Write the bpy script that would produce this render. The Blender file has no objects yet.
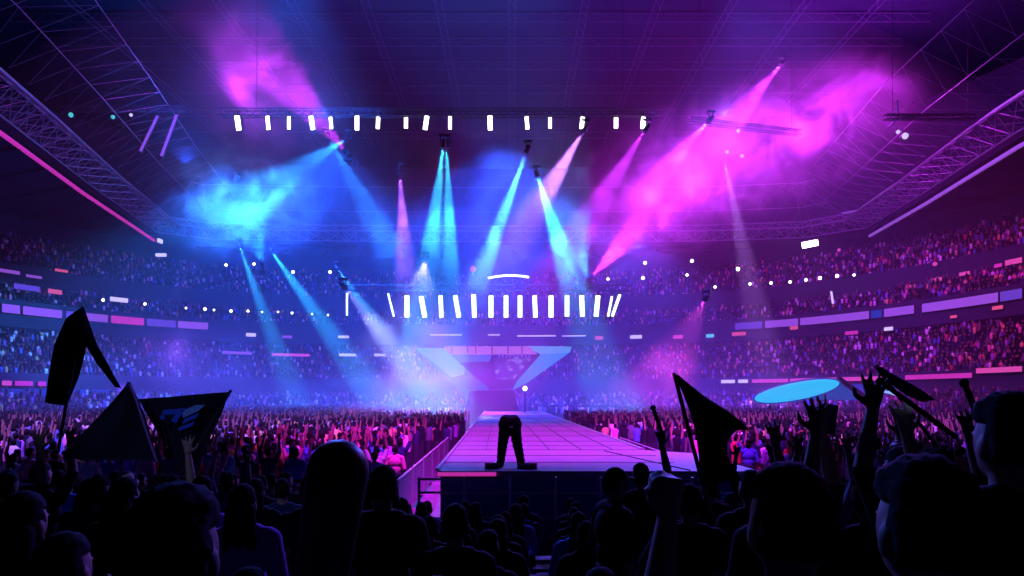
import bpy, bmesh, math, random
import numpy as np
from mathutils import Vector, Matrix
from mathutils.bvhtree import BVHTree

random.seed(7)
RNG = np.random.default_rng(7)
SC = bpy.context.scene
COL = SC.collection
PI = math.pi
F = 683.0          # focal length in pixels of a 1024 wide frame
HY = 395.0         # row of the horizon
EZ = 3.0           # eye height above the arena floor


def P(px, py, d):
    return Vector(((px - 512.0) / F * d, d, EZ - (py - HY) / F * d))


# ------------------------------------------------------------------ materials
MATS = {}


def mat(name, color, rough=0.6, metal=0.0, emit=None, strength=0.0, noise=0.0, nscale=6.0, spec=0.3, sample=False):
    if name in MATS:
        return MATS[name]
    m = bpy.data.materials.new(name)
    m.use_nodes = True
    nt = m.node_tree
    b = nt.nodes["Principled BSDF"]
    b.inputs["Base Color"].default_value = (*color, 1)
    b.inputs["Roughness"].default_value = rough
    b.inputs["Metallic"].default_value = metal
    b.inputs["Specular IOR Level"].default_value = spec
    if noise:
        tc = nt.nodes.new("ShaderNodeTexCoord")
        n = nt.nodes.new("ShaderNodeTexNoise")
        n.inputs["Scale"].default_value = nscale
        n.inputs["Detail"].default_value = 3
        r = nt.nodes.new("ShaderNodeMapRange")
        r.inputs["To Min"].default_value = 1 - noise
        r.inputs["To Max"].default_value = 1 + noise
        mx = nt.nodes.new("ShaderNodeMix")
        mx.data_type = 'RGBA'
        mx.blend_type = 'MULTIPLY'
        mx.inputs["Factor"].default_value = 1
        mx.inputs[6].default_value = (*color, 1)
        nt.links.new(tc.outputs["Object"], n.inputs["Vector"])
        nt.links.new(n.outputs["Fac"], r.inputs["Value"])
        nt.links.new(r.outputs["Result"], mx.inputs[7])
        nt.links.new(mx.outputs[2], b.inputs["Base Color"])
    if emit is not None:
        b.inputs["Emission Color"].default_value = (*emit, 1)
        b.inputs["Emission Strength"].default_value = strength
        if not sample:
            m.cycles.emission_sampling = 'NONE'
    MATS[name] = m
    return m


# ------------------------------------------------------------------ mesh builder
class MB:
    def __init__(self):
        self.v, self.f, self.m = [], [], []

    def add(self, vs, fs, mi=0):
        b = len(self.v)
        self.v += [tuple(x) for x in vs]
        self.f += [tuple(b + i for i in q) for q in fs]
        self.m += [mi] * len(fs)

    def box(self, c, s, R=None, mi=0, bev=0.0):
        hx, hy, hz = s[0] / 2, s[1] / 2, s[2] / 2
        if bev <= 0:
            pts = [Vector((sx * hx, sy * hy, sz * hz)) for sz in (-1, 1) for sy in (-1, 1) for sx in (-1, 1)]
            fs = [(0, 2, 3, 1), (4, 5, 7, 6), (0, 1, 5, 4), (2, 6, 7, 3), (0, 4, 6, 2), (1, 3, 7, 5)]
        else:
            bm = bmesh.new()
            bmesh.ops.create_cube(bm, size=1)
            for v in bm.verts:
                v.co = Vector((v.co.x * s[0], v.co.y * s[1], v.co.z * s[2]))
            bmesh.ops.bevel(bm, geom=bm.edges[:], offset=bev, segments=2, affect='EDGES', profile=0.5)
            bm.verts.index_update()
            pts = [v.co.copy() for v in bm.verts]
            fs = [tuple(v.index for v in f.verts) for f in bm.faces]
            bm.free()
        if R is not None:
            pts = [R @ p for p in pts]
        c = Vector(c)
        self.add([p + c for p in pts], fs, mi)

    def tube(self, a, b, r, n=6, r2=None, mi=0, cap=True):
        a, b = Vector(a), Vector(b)
        r2 = r if r2 is None else r2
        z = (b - a).normalized()
        x = z.orthogonal().normalized()
        y = z.cross(x)
        vs = []
        for p, rr in ((a, r), (b, r2)):
            for i in range(n):
                t = 2 * PI * i / n
                vs.append(p + (x * math.cos(t) + y * math.sin(t)) * rr)
        fs = [(i, (i + 1) % n, n + (i + 1) % n, n + i) for i in range(n)]
        if cap:
            fs += [tuple(range(n - 1, -1, -1)), tuple(range(n, 2 * n))]
        self.add(vs, fs, mi)

    def path(self, pts, r, n=6, mi=0):
        pts = [Vector(p) for p in pts]
        vs, fs = [], []
        for k, p in enumerate(pts):
            t = (pts[min(k + 1, len(pts) - 1)] - pts[max(k - 1, 0)]).normalized()
            up = Vector((0, 0, 1)) if abs(t.z) < 0.95 else Vector((1, 0, 0))
            x = t.cross(up).normalized()
            y = x.cross(t)
            rr = r[k] if isinstance(r, (list, tuple)) else r
            for i in range(n):
                a = 2 * PI * i / n + PI / n
                vs.append(p + (x * math.cos(a) + y * math.sin(a)) * rr)
        for k in range(len(pts) - 1):
            for i in range(n):
                j = (i + 1) % n
                fs.append((k * n + i, k * n + j, (k + 1) * n + j, (k + 1) * n + i))
        fs += [tuple(range(n - 1, -1, -1)), tuple((len(pts) - 1) * n + i for i in range(n))]
        self.add(vs, fs, mi)

    def prism(self, poly, ext, mi=0):
        poly = [Vector(p) for p in poly]
        ext = Vector(ext)
        n = len(poly)
        vs = poly + [p + ext for p in poly]
        fs = [tuple(range(n)), tuple(range(2 * n - 1, n - 1, -1))]
        fs += [(i, n + i, n + (i + 1) % n, (i + 1) % n) for i in range(n)]
        self.add(vs, fs, mi)

    def ellipsoid(self, c, r, R=None, seg=14, rings=9, mi=0):
        c = Vector(c)
        vs, fs = [], []
        vs.append(Vector((0, 0, r[2])))
        for j in range(1, rings):
            ph = PI * j / rings
            for i in range(seg):
                t = 2 * PI * i / seg
                vs.append(Vector((r[0] * math.sin(ph) * math.cos(t), r[1] * math.sin(ph) * math.sin(t), r[2] * math.cos(ph))))
        vs.append(Vector((0, 0, -r[2])))
        L = len(vs) - 1
        for i in range(seg):
            fs.append((0, 1 + i, 1 + (i + 1) % seg))
            fs.append((L, 1 + (rings - 2) * seg + (i + 1) % seg, 1 + (rings - 2) * seg + i))
        for j in range(rings - 2):
            for i in range(seg):
                a = 1 + j * seg
                fs.append((a + i, a + seg + i, a + seg + (i + 1) % seg, a + (i + 1) % seg))
        if R is not None:
            vs = [R @ v for v in vs]
        self.add([v + c for v in vs], fs, mi)

    def capsule(self, a, b, ra, rb, n=12, mi=0):
        a, b = Vector(a), Vector(b)
        z = (b - a).normalized()
        x = z.orthogonal().normalized()
        y = z.cross(x)
        prof = []
        for k in range(0, 4):
            t = PI / 2 * k / 4
            prof.append((a - z * ra * math.cos(t), max(ra * math.sin(t), 1e-4)))
        prof.append((a, ra))
        prof.append((b, rb))
        for k in range(1, 5):
            t = PI / 2 * k / 4
            prof.append((b + z * rb * math.sin(t), max(rb * math.cos(t), 1e-4)))
        vs, fs = [], []
        for p, r in prof:
            for i in range(n):
                t = 2 * PI * i / n
                vs.append(p + (x * math.cos(t) + y * math.sin(t)) * r)
        for k in range(len(prof) - 1):
            for i in range(n):
                j = (i + 1) % n
                fs.append((k * n + i, k * n + j, (k + 1) * n + j, (k + 1) * n + i))
        fs += [tuple(range(n - 1, -1, -1)), tuple((len(prof) - 1) * n + i for i in range(n))]
        self.add(vs, fs, mi)

    def mesh(self, name, mats, smooth=False):
        me = bpy.data.meshes.new(name)
        me.from_pydata(self.v, [], self.f)
        for m in (mats if isinstance(mats, (list, tuple)) else [mats]):
            me.materials.append(m)
        me.polygons.foreach_set("material_index", self.m)
        if smooth:
            me.polygons.foreach_set("use_smooth", [True] * len(self.f))
        me.update()
        return me

    def build(self, name, mats, parent=None, smooth=False):
        o = bpy.data.objects.new(name, self.mesh(name, mats, smooth))
        COL.objects.link(o)
        if parent is not None:
            o.parent = parent
            o.matrix_parent_inverse = Matrix.Translation(parent.location).inverted() if parent.type == 'EMPTY' else Matrix()
        return o


def tag(o, label, cat=None, group=None, kind=None):
    o["label"] = label
    if cat:
        o["category"] = cat
    if group:
        o["group"] = group
    if kind:
        o["kind"] = kind
    return o


def empty(name, loc):
    o = bpy.data.objects.new(name, None)
    o.location = loc
    o.empty_display_size = 0.1
    COL.objects.link(o)
    return o


def struct(mb, name, m, label, smooth=False):
    o = mb.build(name, m, None, smooth)
    o["kind"] = "structure"
    o["label"] = label
    return o


# ------------------------------------------------------------------ base materials
NAVY = mat("navy_concrete", (0.035, 0.04, 0.065), 0.8, noise=0.3, nscale=0.6)
DARK = mat("black_painted_steel", (0.02, 0.02, 0.025), 0.5)
STEEL = mat("galvanised_steel", (0.45, 0.45, 0.5), 0.4, metal=0.6)
CEIL = mat("dark_roof_sheet", (0.018, 0.025, 0.045), 0.85, spec=0.1, noise=0.3, nscale=0.15)
FLOORM = mat("arena_floor", (0.16, 0.15, 0.18), 0.5, noise=0.3, nscale=0.8)
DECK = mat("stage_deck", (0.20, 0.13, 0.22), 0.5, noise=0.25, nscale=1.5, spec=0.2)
BLACKCLOTH = mat("black_cloth", (0.012, 0.012, 0.016), 0.85, spec=0.1)
SKIN = mat("skin", (0.30, 0.18, 0.13), 0.55)
HAIR = mat("dark_hair", (0.012, 0.010, 0.010), 0.9, spec=0.08)
TROUS = mat("dark_trousers", (0.02, 0.022, 0.035), 0.8)
FLAGM = mat("black_flag_cloth", (0.016, 0.016, 0.028), 0.85, spec=0.1)


def emis(name, c, s, sample=False):
    return mat(name, tuple(0.3 * x for x in c), 0.5, emit=c, strength=s, sample=sample)


E_WHITE = emis("white_lamp_glow", (1.0, 0.93, 1.0), 7.0)
E_TUBE = emis("white_tube_glow", (0.62, 0.86, 1.0), 3.2)
E_PINK = emis("pink_led", (1.0, 0.10, 0.55), 0.55)
E_LILAC = emis("lilac_led", (0.42, 0.12, 0.85), 0.55)
E_VIOLET = emis("violet_led", (0.16, 0.07, 0.65), 0.6)
E_MAG = emis("magenta_led", (0.80, 0.04, 0.55), 0.6)
E_BLUE = emis("blue_led", (0.01, 0.06, 0.50), 0.5)
E_CYAN = emis("cyan_led", (0.01, 0.55, 1.0), 0.95)
E_TEAL = emis("teal_led", (0.1, 0.8, 0.9), 0.7)
E_PALE = emis("pale_led", (0.75, 0.65, 1.0), 0.9)
E_RED = emis("red_led", (1.0, 0.12, 0.30), 0.6)

# ------------------------------------------------------------------ the bowl
XC, YC, AX, BY, EXPN = -6.0, 46.0, 52.0, 62.0, 2.7


def ring(off, n=150, t0=-30.0, t1=210.0):
    out = []
    for i in range(n + 1):
        t = math.radians(t0 + (t1 - t0) * i / n)
        c, s = math.cos(t), math.sin(t)
        out.append(Vector((XC + (AX + off) * math.copysign(abs(c) ** (2 / EXPN), c),
                           YC + (BY + off) * math.copysign(abs(s) ** (2 / EXPN), s), 0)))
    return out


_RC = {}


def ring_at(off, px):
    """The point of the ring at offset OFF that is met going out from the viewer towards column PX."""
    key = round(off, 3)
    if key not in _RC:
        _RC[key] = [p for p in ring(off, 900) if p.y > 8]
    R = _RC[key]
    s = (px - 512) / F
    for a, b in zip(R, R[1:]):
        fa, fb = a.x - s * a.y, b.x - s * b.y
        if fa >= 0 > fb:
            k = fa / (fa - fb)
            return a.lerp(b, k)
    return R[0] if s > 0 else R[-1]


def ring_band(mb, o0, z0, o1, z1, n=150):
    A, B = ring(o0, n), ring(o1, n)
    vs = [Vector((p.x, p.y, z0)) for p in A] + [Vector((p.x, p.y, z1)) for p in B]
    k = len(A)
    mb.add(vs, [(i, i + 1, k + i + 1, k + i) for i in range(k - 1)])


def tier(o0, z0, rows, dep, rise, name, label):
    mb = MB()
    o, z = o0, z0
    for r in range(rows):
        ring_band(mb, o, z, o + dep, z)
        ring_band(mb, o + dep, z, o + dep, z + rise)
        o += dep
        z += rise
    ring_band(mb, o, z, o + 0.6, z)
    struct(mb, name, NAVY, label)
    return o, z


fl = MB()
fl.box((XC, 50, -0.15), (190, 220, 0.3))
struct(fl, "floor", FLOORM, "dark arena floor under the standing crowd")

BLE = dict(o0=-9.6, z0=0.3, rows=8, dep=1.15, rise=0.26)
tier(**BLE, name="field_bleacher_terrace", label="low stepped bleachers along the field wall")
LOW = dict(o0=0.4, z0=4.6, rows=12, dep=0.85, rise=0.5)
MID = dict(o0=10.2, z0=14.2, rows=5, dep=0.85, rise=0.58)
UPP = dict(o0=14.9, z0=19.6, rows=11, dep=0.85, rise=0.56)
w = MB()
ring_band(w, 0, 0, 0, 5.5)
ring_band(w, 0, 5.5, 0.4, 5.5)
ring_band(w, 0.4, 5.5, 0.4, 4.6)
struct(w, "wall_field", NAVY, "low field side wall in front of the lower stand")
tier(**LOW, name="lower_stand_terrace", label="stepped lower stand terrace holding the seated crowd")
w = MB()
ring_band(w, 11.2, 10.6, 10.0, 11.6)
ring_band(w, 10.0, 11.6, 10.0, 15.0)
ring_band(w, 10.0, 15.0, 10.2, 15.0)
ring_band(w, 10.2, 15.0, 10.2, 14.2)
struct(w, "wall_balcony", NAVY, "balcony front between the lower and middle stands")
tier(**MID, name="middle_stand_terrace", label="stepped middle stand terrace above the ribbon boards")
w = MB()
ring_band(w, 14.8, 17.0, 14.8, 20.4)
ring_band(w, 14.8, 20.4, 14.9, 20.4)
ring_band(w, 14.9, 20.4, 14.9, 19.6)
struct(w, "wall_suites", NAVY, "suite level wall under the upper stand")
ue, uz = tier(**UPP, name="upper_stand_terrace", label="stepped upper stand terrace below the roof")
w = MB()
ring_band(w, ue + 0.6, uz, ue + 0.6, 47)
struct(w, "wall_bowl", NAVY, "tall outer wall round the upper stand")

# roof canopy over the stands, its inner edge
EDGE_Z = 27.0
EDGE = [(47, 30), (48, 50), (49, 66), (52, 86), (54, 103), (47, 110), (30, 112.5), (0, 113), (-30, 112.5), (-49, 111),
        (-55.6, 106), (-51, 81), (-47, 63), (-44, 48), (-42, 30)]


def resample(pts, step):
    pts = [Vector((*p, 0)) if len(p) == 2 else Vector(p) for p in pts]
    out = [pts[0]]
    for a, b in zip(pts, pts[1:]):
        n = max(1, round((b - a).length / step))
        out += [a.lerp(b, k / n) for k in range(1, n + 1)]
    return out


ED = resample(EDGE, 3.0)


def edge_in(off, z):
    """The roof edge moved OFF metres towards the pitch, at height Z."""
    out = []
    for i, p in enumerate(ED):
        t = (ED[min(i + 1, len(ED) - 1)] - ED[max(i - 1, 0)]).normalized()
        n = Vector((-t.y, t.x, 0))
        out.append(Vector((p.x + n.x * off, p.y + n.y * off, z)))
    return out


def out_pt(p, off):
    d = Vector((p.x - XC, p.y - YC, 0))
    lo, hi = 0.2, 6.0
    for _ in range(40):
        k = (lo + hi) / 2
        q = d * k
        v = abs(q.x / (AX + off)) ** EXPN + abs(q.y / (BY + off)) ** EXPN
        lo, hi = (k, hi) if v < 1 else (lo, k)
    return Vector((XC + d.x * lo, YC + d.y * lo, 0))


rf = MB()
OUT = [out_pt(p, ue + 0.5) for p in ED]
k = len(ED)
for za, zb in ((EDGE_Z, 29.5), (EDGE_Z + 0.8, 31.0)):
    vs = [Vector((p.x, p.y, za)) for p in ED] + [Vector((p.x, p.y, zb)) for p in OUT]
    rf.add(vs, [(i, k + i, k + i + 1, i + 1) for i in range(k - 1)])
struct(rf, "roof_canopy", CEIL, "dark roof canopy over the stands with open middle")
rb = MB()
for i in range(0, k, 2):
    a, b = ED[i], OUT[i]
    for j in range(4):
        p, q = a.lerp(b, j / 4), a.lerp(b, (j + 1) / 4)
        z0, z1 = EDGE_Z - 0.15 + 2.5 * j / 4, EDGE_Z - 0.15 + 2.5 * (j + 1) / 4
        rb.tube((p.x, p.y, z0), (q.x, q.y, z1), 0.22, 4)
struct(rb, "trim_canopy", CEIL, "radial ribs under the dark roof canopy")
ce = MB()
ce.box((XC, 60, 47.5), (190, 200, 0.6))
struct(ce, "ceiling", CEIL, "dark closed roof ceiling high over the arena")

# roof lattice under the ceiling: each beam a thing
GIRD = mat("roof_girder_steel", (0.07, 0.08, 0.12), 0.5, metal=0.2)
for n_, y in enumerate((66, 70, 74, 78.5, 84, 90, 97, 105, 114)):
    mb = MB()
    for z in (46.9, 45.9):
        mb.tube((-58, y, z), (48, y, z), 0.06, 4)
    x = -58.0
    while x < 47:
        mb.tube((x, y, 45.9), (x + 1.5, y, 46.9), 0.03, 4, cap=False)
        mb.tube((x + 1.5, y, 46.9), (x + 3, y, 45.9), 0.03, 4, cap=False)
        x += 3
    o = mb.build("roof_girder", GIRD)
    tag(o, f"thin steel girder across the dark ceiling, {['nearest', 'second', 'third', 'fourth', 'fifth', 'sixth', 'seventh', 'eighth', 'farthest'][n_]} from the camera", "girder", "girders across the ceiling")
for n_, x in enumerate(range(-48, 46, 8)):
    mb = MB()
    for dx in (-0.4, 0.4):
        mb.tube((x + dx, 50, 45.7), (x + dx, 118, 45.7), 0.05, 4)
    y = 50.0
    while y < 117:
        mb.tube((x - 0.4, y, 45.7), (x + 0.4, y + 1.7, 45.7), 0.025, 4, cap=False)
        y += 1.7
    o = mb.build("roof_purlin", GIRD)
    tag(o, f"long thin roof purlin running away under the ceiling, number {n_ + 1} counted from the left", "purlin", "purlins running along the ceiling")

# ring truss
TR = mat("truss_aluminium", (0.34, 0.34, 0.40), 0.45, metal=0.4)
BTR = mat("black_truss", (0.05, 0.05, 0.06), 0.5)
ring_truss = empty("ring_truss", (0, 110, EDGE_Z + 1))
c1, c2, c3 = edge_in(0.6, EDGE_Z + 1.2), edge_in(2.2, EDGE_Z + 3.4), edge_in(4.4, EDGE_Z + 2.0)
for nm, c, r in (("outer_chord", c1, 0.10), ("top_chord", c2, 0.13), ("inner_chord", c3, 0.13)):
    m_ = MB()
    m_.path(c, r, 5)
    m_.build(nm, TR, ring_truss)
m_ = MB()
for i in range(k - 1):
    for A, B in ((c1, c2), (c2, c3), (c1, c3)):
        mid = (A[i] + A[i + 1]) / 2
        m_.tube(A[i], B[i], 0.045, 4, cap=False)
        m_.tube(A[i], B[i + 1], 0.045, 4, cap=False)
        m_.tube(A[i + 1], B[i], 0.045, 4, cap=False)
        m_.tube(mid, (B[i] + B[i + 1]) / 2, 0.03, 4, cap=False)
m_.build("lattice", TR, ring_truss)
tag(ring_truss, "silver lattice ring truss running round the inner roof edge", "truss")
# tension net hung over the pitch from the ring truss
net = MB()
n1, n2, n3 = edge_in(4.8, EDGE_Z + 2.3), edge_in(8.5, EDGE_Z + 4.0), edge_in(12.5, EDGE_Z + 6.5)
for c in (n2, n3):
    net.path(c, 0.04, 4)
for i in range(0, k - 1):
    net.tube(n1[i], n3[i], 0.014, 4, cap=False)
    net.tube(n1[i], n2[i + 1], 0.014, 4, cap=False)
    net.tube(n2[i + 1], n3[i], 0.014, 4, cap=False)
tag(net.build("cable_net", TR), "fine steel cable net rising from the ring truss to the ceiling", "cable net")
# lit edge strips on the canopy
for nm, sel, M, lab in (("left", lambda p: p.x < -40 and p.y < 107, E_MAG, "magenta light strip along the left roof edge"),
                        ("right", lambda p: p.x > 40 and p.y < 104, E_LILAC, "violet light strip along the right roof edge")):
    pts = [Vector((p.x, p.y, EDGE_Z - 0.05)) for p in edge_in(0.12, 0) if sel(p)]
    m_ = MB()
    m_.path(pts, 0.22, 4)
    tag(m_.build("edge_light_strip", M), lab, "light strip")
pts = [p + Vector((0, 0, 0.25)) for p in c2 if p.x > 40 and p.y < 104]
m_ = MB()
m_.path(pts, 0.10, 4)
tag(m_.build("edge_light_strip", E_LILAC), "violet light strip on top of the right ring truss", "light strip")


# ------------------------------------------------------------------ LED boards and lamps on the stands
def board(px0, px1, z0, z1, off, M, label, cat="LED board", group="LED ribbon boards on the stands", name="ribbon_board"):
    n = max(2, int(abs(px1 - px0) / 12) + 1)
    pin = [ring_at(off - 0.30, px0 + (px1 - px0) * i / n) for i in range(n + 1)]
    pou = [ring_at(off - 0.02, px0 + (px1 - px0) * i / n) for i in range(n + 1)]
    h = MB()
    vs = []
    for a, b in zip(pin, pou):
        a2 = a.lerp(b, 0.25)
        vs += [(a2.x, a2.y, z0), (a2.x, a2.y, z1), (b.x, b.y, z1), (b.x, b.y, z0)]
    fs = [(0, 3, 2, 1), (4 * n, 4 * n + 1, 4 * n + 2, 4 * n + 3)]
    for i in range(n):
        for j in range(4):
            a, b = 4 * i + j, 4 * i + (j + 1) % 4
            fs.append((a, b, b + 4, a + 4))
    h.add(vs, fs)
    o = h.build(name, DARK)
    s = MB()
    e = (z1 - z0) * 0.06
    vs = []
    for a, b in zip(pin, pou):
        a2 = a.lerp(b, 0.27)
        vs += [(a.x, a.y, z0 + e), (a.x, a.y, z1 - e), (a2.x, a2.y, z1 - e), (a2.x, a2.y, z0 + e)]
    s.add(vs, fs)
    s.build("screen", M, o)
    tag(o, label, cat, group)
    return o


def zat(py, off, px):
    return EZ - (py - HY) / F * ring_at(off, px).y


RB = [  # px0, px1, py top, py bottom at px0
    (2, 20, E_LILAC, "lilac"), (23, 62, E_LILAC, "lilac"), (66, 84, E_VIOLET, "violet"), (86, 108, E_LILAC, "lilac"),
    (111, 144, E_MAG, "magenta"), (147, 176, E_VIOLET, "violet"), (178, 208, E_LILAC, "lilac")]
for i, (a, b, M, cn) in enumerate(RB):
    board(a, b, 13.2, 14.4, 10.0, M, f"{cn} ribbon board on the left balcony front, {['first', 'second', 'third', 'fourth', 'fifth', 'sixth', 'seventh'][i]} from the frame edge")
RB = [(1022, 1000, E_VIOLET, "violet"), (998, 922, E_LILAC, "lilac"), (914, 884, E_LILAC, "lilac"), (882, 871, E_BLUE, "blue"),
      (869, 800, E_LILAC, "lilac"), (798, 765, E_LILAC, "lilac"), (762, 735, E_VIOLET, "violet")]
for i, (a, b, M, cn) in enumerate(RB):
    board(a, b, 13.2, 14.4, 10.0, M, f"{cn} ribbon board on the right balcony front, {['first', 'second', 'third', 'fourth', 'fifth', 'sixth', 'seventh'][i]} from the frame edge")
# lower parapet strips
RB = [(1022, 976, 5.6, E_PINK, "bright pink"), (972, 905, 5.2, E_MAG, "magenta"), (884, 840, 5.2, E_PINK, "pink"),
      (837, 790, 5.2, E_PINK, "pink"), (788, 752, 5.2, E_PINK, "pink"), (748, 738, 5.2, E_PALE, "pale"), (735, 721, 5.2, E_PALE, "pale")]
for i, (a, b, z, M, cn) in enumerate(RB):
    board(a, b, z - 0.55, z, 0.0, M, f"{cn} light board on the right field wall, {['first', 'second', 'third', 'fourth', 'fifth', 'sixth', 'seventh'][i]} from the frame edge", group="light boards on the field wall")
for i, (a, b, M, cn) in enumerate([(2, 12, E_PINK, "pink"), (15, 33, E_MAG, "magenta"), (38, 46, E_MAG, "magenta")]):
    board(a, b, 4.0, 4.6, 0.0, M, f"small {cn} light board on the left field wall, {['nearest', 'next to', 'third from'][i]} the frame edge", group="light boards on the field wall")
# blue boards below
for i, (a, b) in enumerate([(1, 50), (53, 88), (91, 112)]):
    board(a, b, 2.0, 3.8, 0.0, E_BLUE, f"dim blue perimeter board on the left field wall, {['nearest the frame edge', 'in the middle', 'beside the pennant'][i]}", group="blue perimeter boards", name="perimeter_board")
for i, (a, b) in enumerate([(912, 878), (875, 842)]):
    board(a, b, 2.6, 4.4, 0.0, E_BLUE, f"deep blue perimeter board on the right field wall, {['outer one', 'beside the cyan oval sign'][i]}", group="blue perimeter boards", name="perimeter_board")
# small coloured panels
SM = [(1005, 1022, 211 + 51, 6, 14.8, E_PINK), (994, 1002, 266, 4, 14.8, E_MAG), (959, 970, 274, 4, 14.8, E_PINK), (931, 942, 280, 4, 14.8, E_PINK),
      (906, 915, 287, 4, 14.8, E_PINK), (992, 1003, 308, 4, 10.0, E_RED), (950, 957, 317, 3, 10.0, E_RED), (790, 798, 328, 4, 10.0, E_RED),
      (845, 858, 333, 4, 10.0, E_MAG), (884, 893, 329, 4, 10.0, E_PALE), (732, 746, 334, 4, 10.0, E_RED), (673, 683, 337, 4, 10.0, E_PINK),
      (706, 714, 336, 4, 10.0, E_TEAL), (630, 642, 337, 4, 10.0, E_PALE), (595, 603, 338, 4, 10.0, E_RED),
      (14, 40, 288, 6, 10.0, E_VIOLET), (0, 20, 272, 4, 14.8, E_LILAC), (26, 42, 277, 3, 14.8, E_LILAC), (55, 68, 271, 3, 14.8, E_RED), (48, 62, 292, 5, 10.0, E_RED), (110, 128, 300, 5, 10.0, E_PALE), (246, 256, 335, 4, 10.0, E_PALE),
      (282, 292, 337, 3, 10.0, E_LILAC), (338, 349, 337, 3, 10.0, E_PALE), (272, 310, 355, 3, 0.0, E_PINK), (339, 356, 355, 3, 0.0, E_PALE),
      (374, 386, 355, 3, 0.0, E_PALE), (222, 252, 353, 3, 0.0, E_LILAC), (430, 462, 335, 1.4, 10.0, E_PALE), (488, 500, 335, 1.4, 10.0, E_PALE),
      (517, 556, 336, 1.4, 10.0, E_PALE), (562, 586, 336, 1.2, 10.0, E_PALE)]
SMC = {}
for (a, b, y, h, off, M) in SM:
    cx = (a + b) / 2
    z = zat(y, off, cx)
    d = ring_at(off, cx).y
    side = "left" if cx < 400 else ("right" if cx > 590 else "far")
    lev = {14.8: "suite wall", 10.0: "balcony front", 0.0: "field wall"}[off]
    cn = {"pink_led": "pink", "magenta_led": "magenta", "red_led": "red", "pale_led": "pale", "teal_led": "teal", "lilac_led": "lilac", "violet_led": "violet"}[M.name]
    key = (side, lev)
    SMC[key] = SMC.get(key, 0) + 1
    board(a, b, z - h / F * d / 2, z + h / F * d / 2, off, M, f"small {cn} glowing panel on the {side} {lev}, number {SMC[key]} along it", "panel", f"small lit panels on the {side} {lev}", "lit_panel")


def lamp(p, r, M, label, group, aim=None):
    """A round lamp: housing with a glowing lens."""
    aim = Vector((0, -1, -0.15)) if aim is None else aim
    aim = aim.normalized()
    p = Vector(p)
    r *= .72
    h = MB()
    h.tube(p - aim * r * 2.2, p - aim * 0.02, r * 0.75, 10, r * 1.12)
    h.tube(p - aim * r * 1.2 + Vector((0, 0, r * 0.9)), p - aim * r * 1.2 + Vector((0, 0, r * 2.2)), r * 0.18, 6)
    o = h.build("flood_lamp", DARK)
    l = MB()
    l.ellipsoid(p, (r, r * 0.99, r), seg=10, rings=7)
    l.build("lens", M, o, True)
    tag(o, label, "lamp", group)
    return o


LM = [(103, 300, 10, .25), (145, 304, 10, .25), (186, 308, 10, .2), (205, 309, 10, .3), (214, 310, 10, .2), (231, 311, 10, .3), (248, 311, 10, .25), (262, 312, 10, .2),
      (278, 312, 10, .2), (292, 313, 10, .25), (312, 314, 10, .2), (328, 315, 10, .2),
      (645, 263, 15, .38), (692, 261, 15, .38), (608, 279, 15, .33), (643, 278, 15, .38), (687, 275, 15, .3), (738, 269, 15, .42), (750, 284, 15, .3), (715, 287, 15, .3),
      (790, 282, 15, .3), (806, 280, 15, .3), (820, 278, 15, .35), (837, 276, 15, .35), (854, 275, 15, .25), (771, 283, 15, .3),
      (254, 264, 15, .3), (226, 265, 15, .3), (330, 272, 15, .36), (293, 272, 15, .36), (935, 264, 15, .4), (839, 250, 15, .35)]
for i, (px, py, off, r) in enumerate(LM):
    o_ = {10: 9.0, 15: 13.8}[off]
    q = ring_at(o_, px)
    z = EZ - (py - HY) / F * q.y
    side = "left" if px < 512 else "right"
    j = sum(1 for t in LM[:i] if (t[0] < 512) == (px < 512)) + 1
    cm = E_PINK if px in (935, 839) else E_WHITE
    lamp((q.x, q.y, z), r, cm, f"small round {'pink' if cm is E_PINK else 'white'} lamp on the {side} stand front, number {j} of its side", f"round lamps on the {side} stand fronts",
         Vector((-q.x, 30 - q.y, -8)))


# ------------------------------------------------------------------ trusses and stage lamps
def truss(a, b, s, name, label):
    """A box truss from A to B with hanging cables to the ceiling."""
    a, b = Vector(a), Vector(b)
    t = empty(name, (a + b) / 2)
    u = (b - a).normalized()
    up = Vector((0, 0, 1))
    sd = u.cross(up).normalized()
    cor = [sd * s / 2 + up * s / 2, sd * s / 2 - up * s / 2, -sd * s / 2 - up * s / 2, -sd * s / 2 + up * s / 2]
    for c in cor:
        m_ = MB()
        m_.tube(a + c, b + c, 0.045, 6)
        m_.build("chord", BTR, t)
    m_ = MB()
    n = max(2, round((b - a).length / (s * 1.2)))
    for i in range(n):
        p, q = a.lerp(b, i / n), a.lerp(b, (i + 1) / n)
        for j in range(4):
            m_.tube(p + cor[j], q + cor[(j + 1) % 4], 0.025, 4, cap=False)
            m_.tube(p + cor[j], p + cor[(j + 1) % 4], 0.02, 4, cap=False)
    m_.build("bracing", BTR, t)
    for f in (0.08, 0.92):
        m_ = MB()
        p = a.lerp(b, f)
        m_.tube(p + up * s / 2, (p.x, p.y, 47.1), 0.02, 4)
        m_.build("hanging_cable", DARK, t)
    tag(t, label, "truss", "hanging lighting trusses")
    return t


D1 = 60.0
truss(P(222, 113, D1), P(658, 113, D1), 0.6, "lighting_truss", "long hanging truss carrying the upper row of white lamps")
D2 = 74.0
truss(P(335, 288, D2), P(632, 288, D2), 0.6, "lighting_truss", "hanging truss carrying the bright white tubes over the stage")
truss(P(60, 109, 72), P(185, 109, 72), 0.5, "lighting_truss", "short hanging truss high at the left with tilted rods")
truss(P(690, 120, 66), P(800, 133, 70), 0.5, "lighting_truss", "hanging truss in the magenta smoke at upper right")
truss(P(885, 117, 61), P(975, 117, 63), 0.4, "lighting_truss", "thin hanging truss with forked bracket at far upper right")


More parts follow.
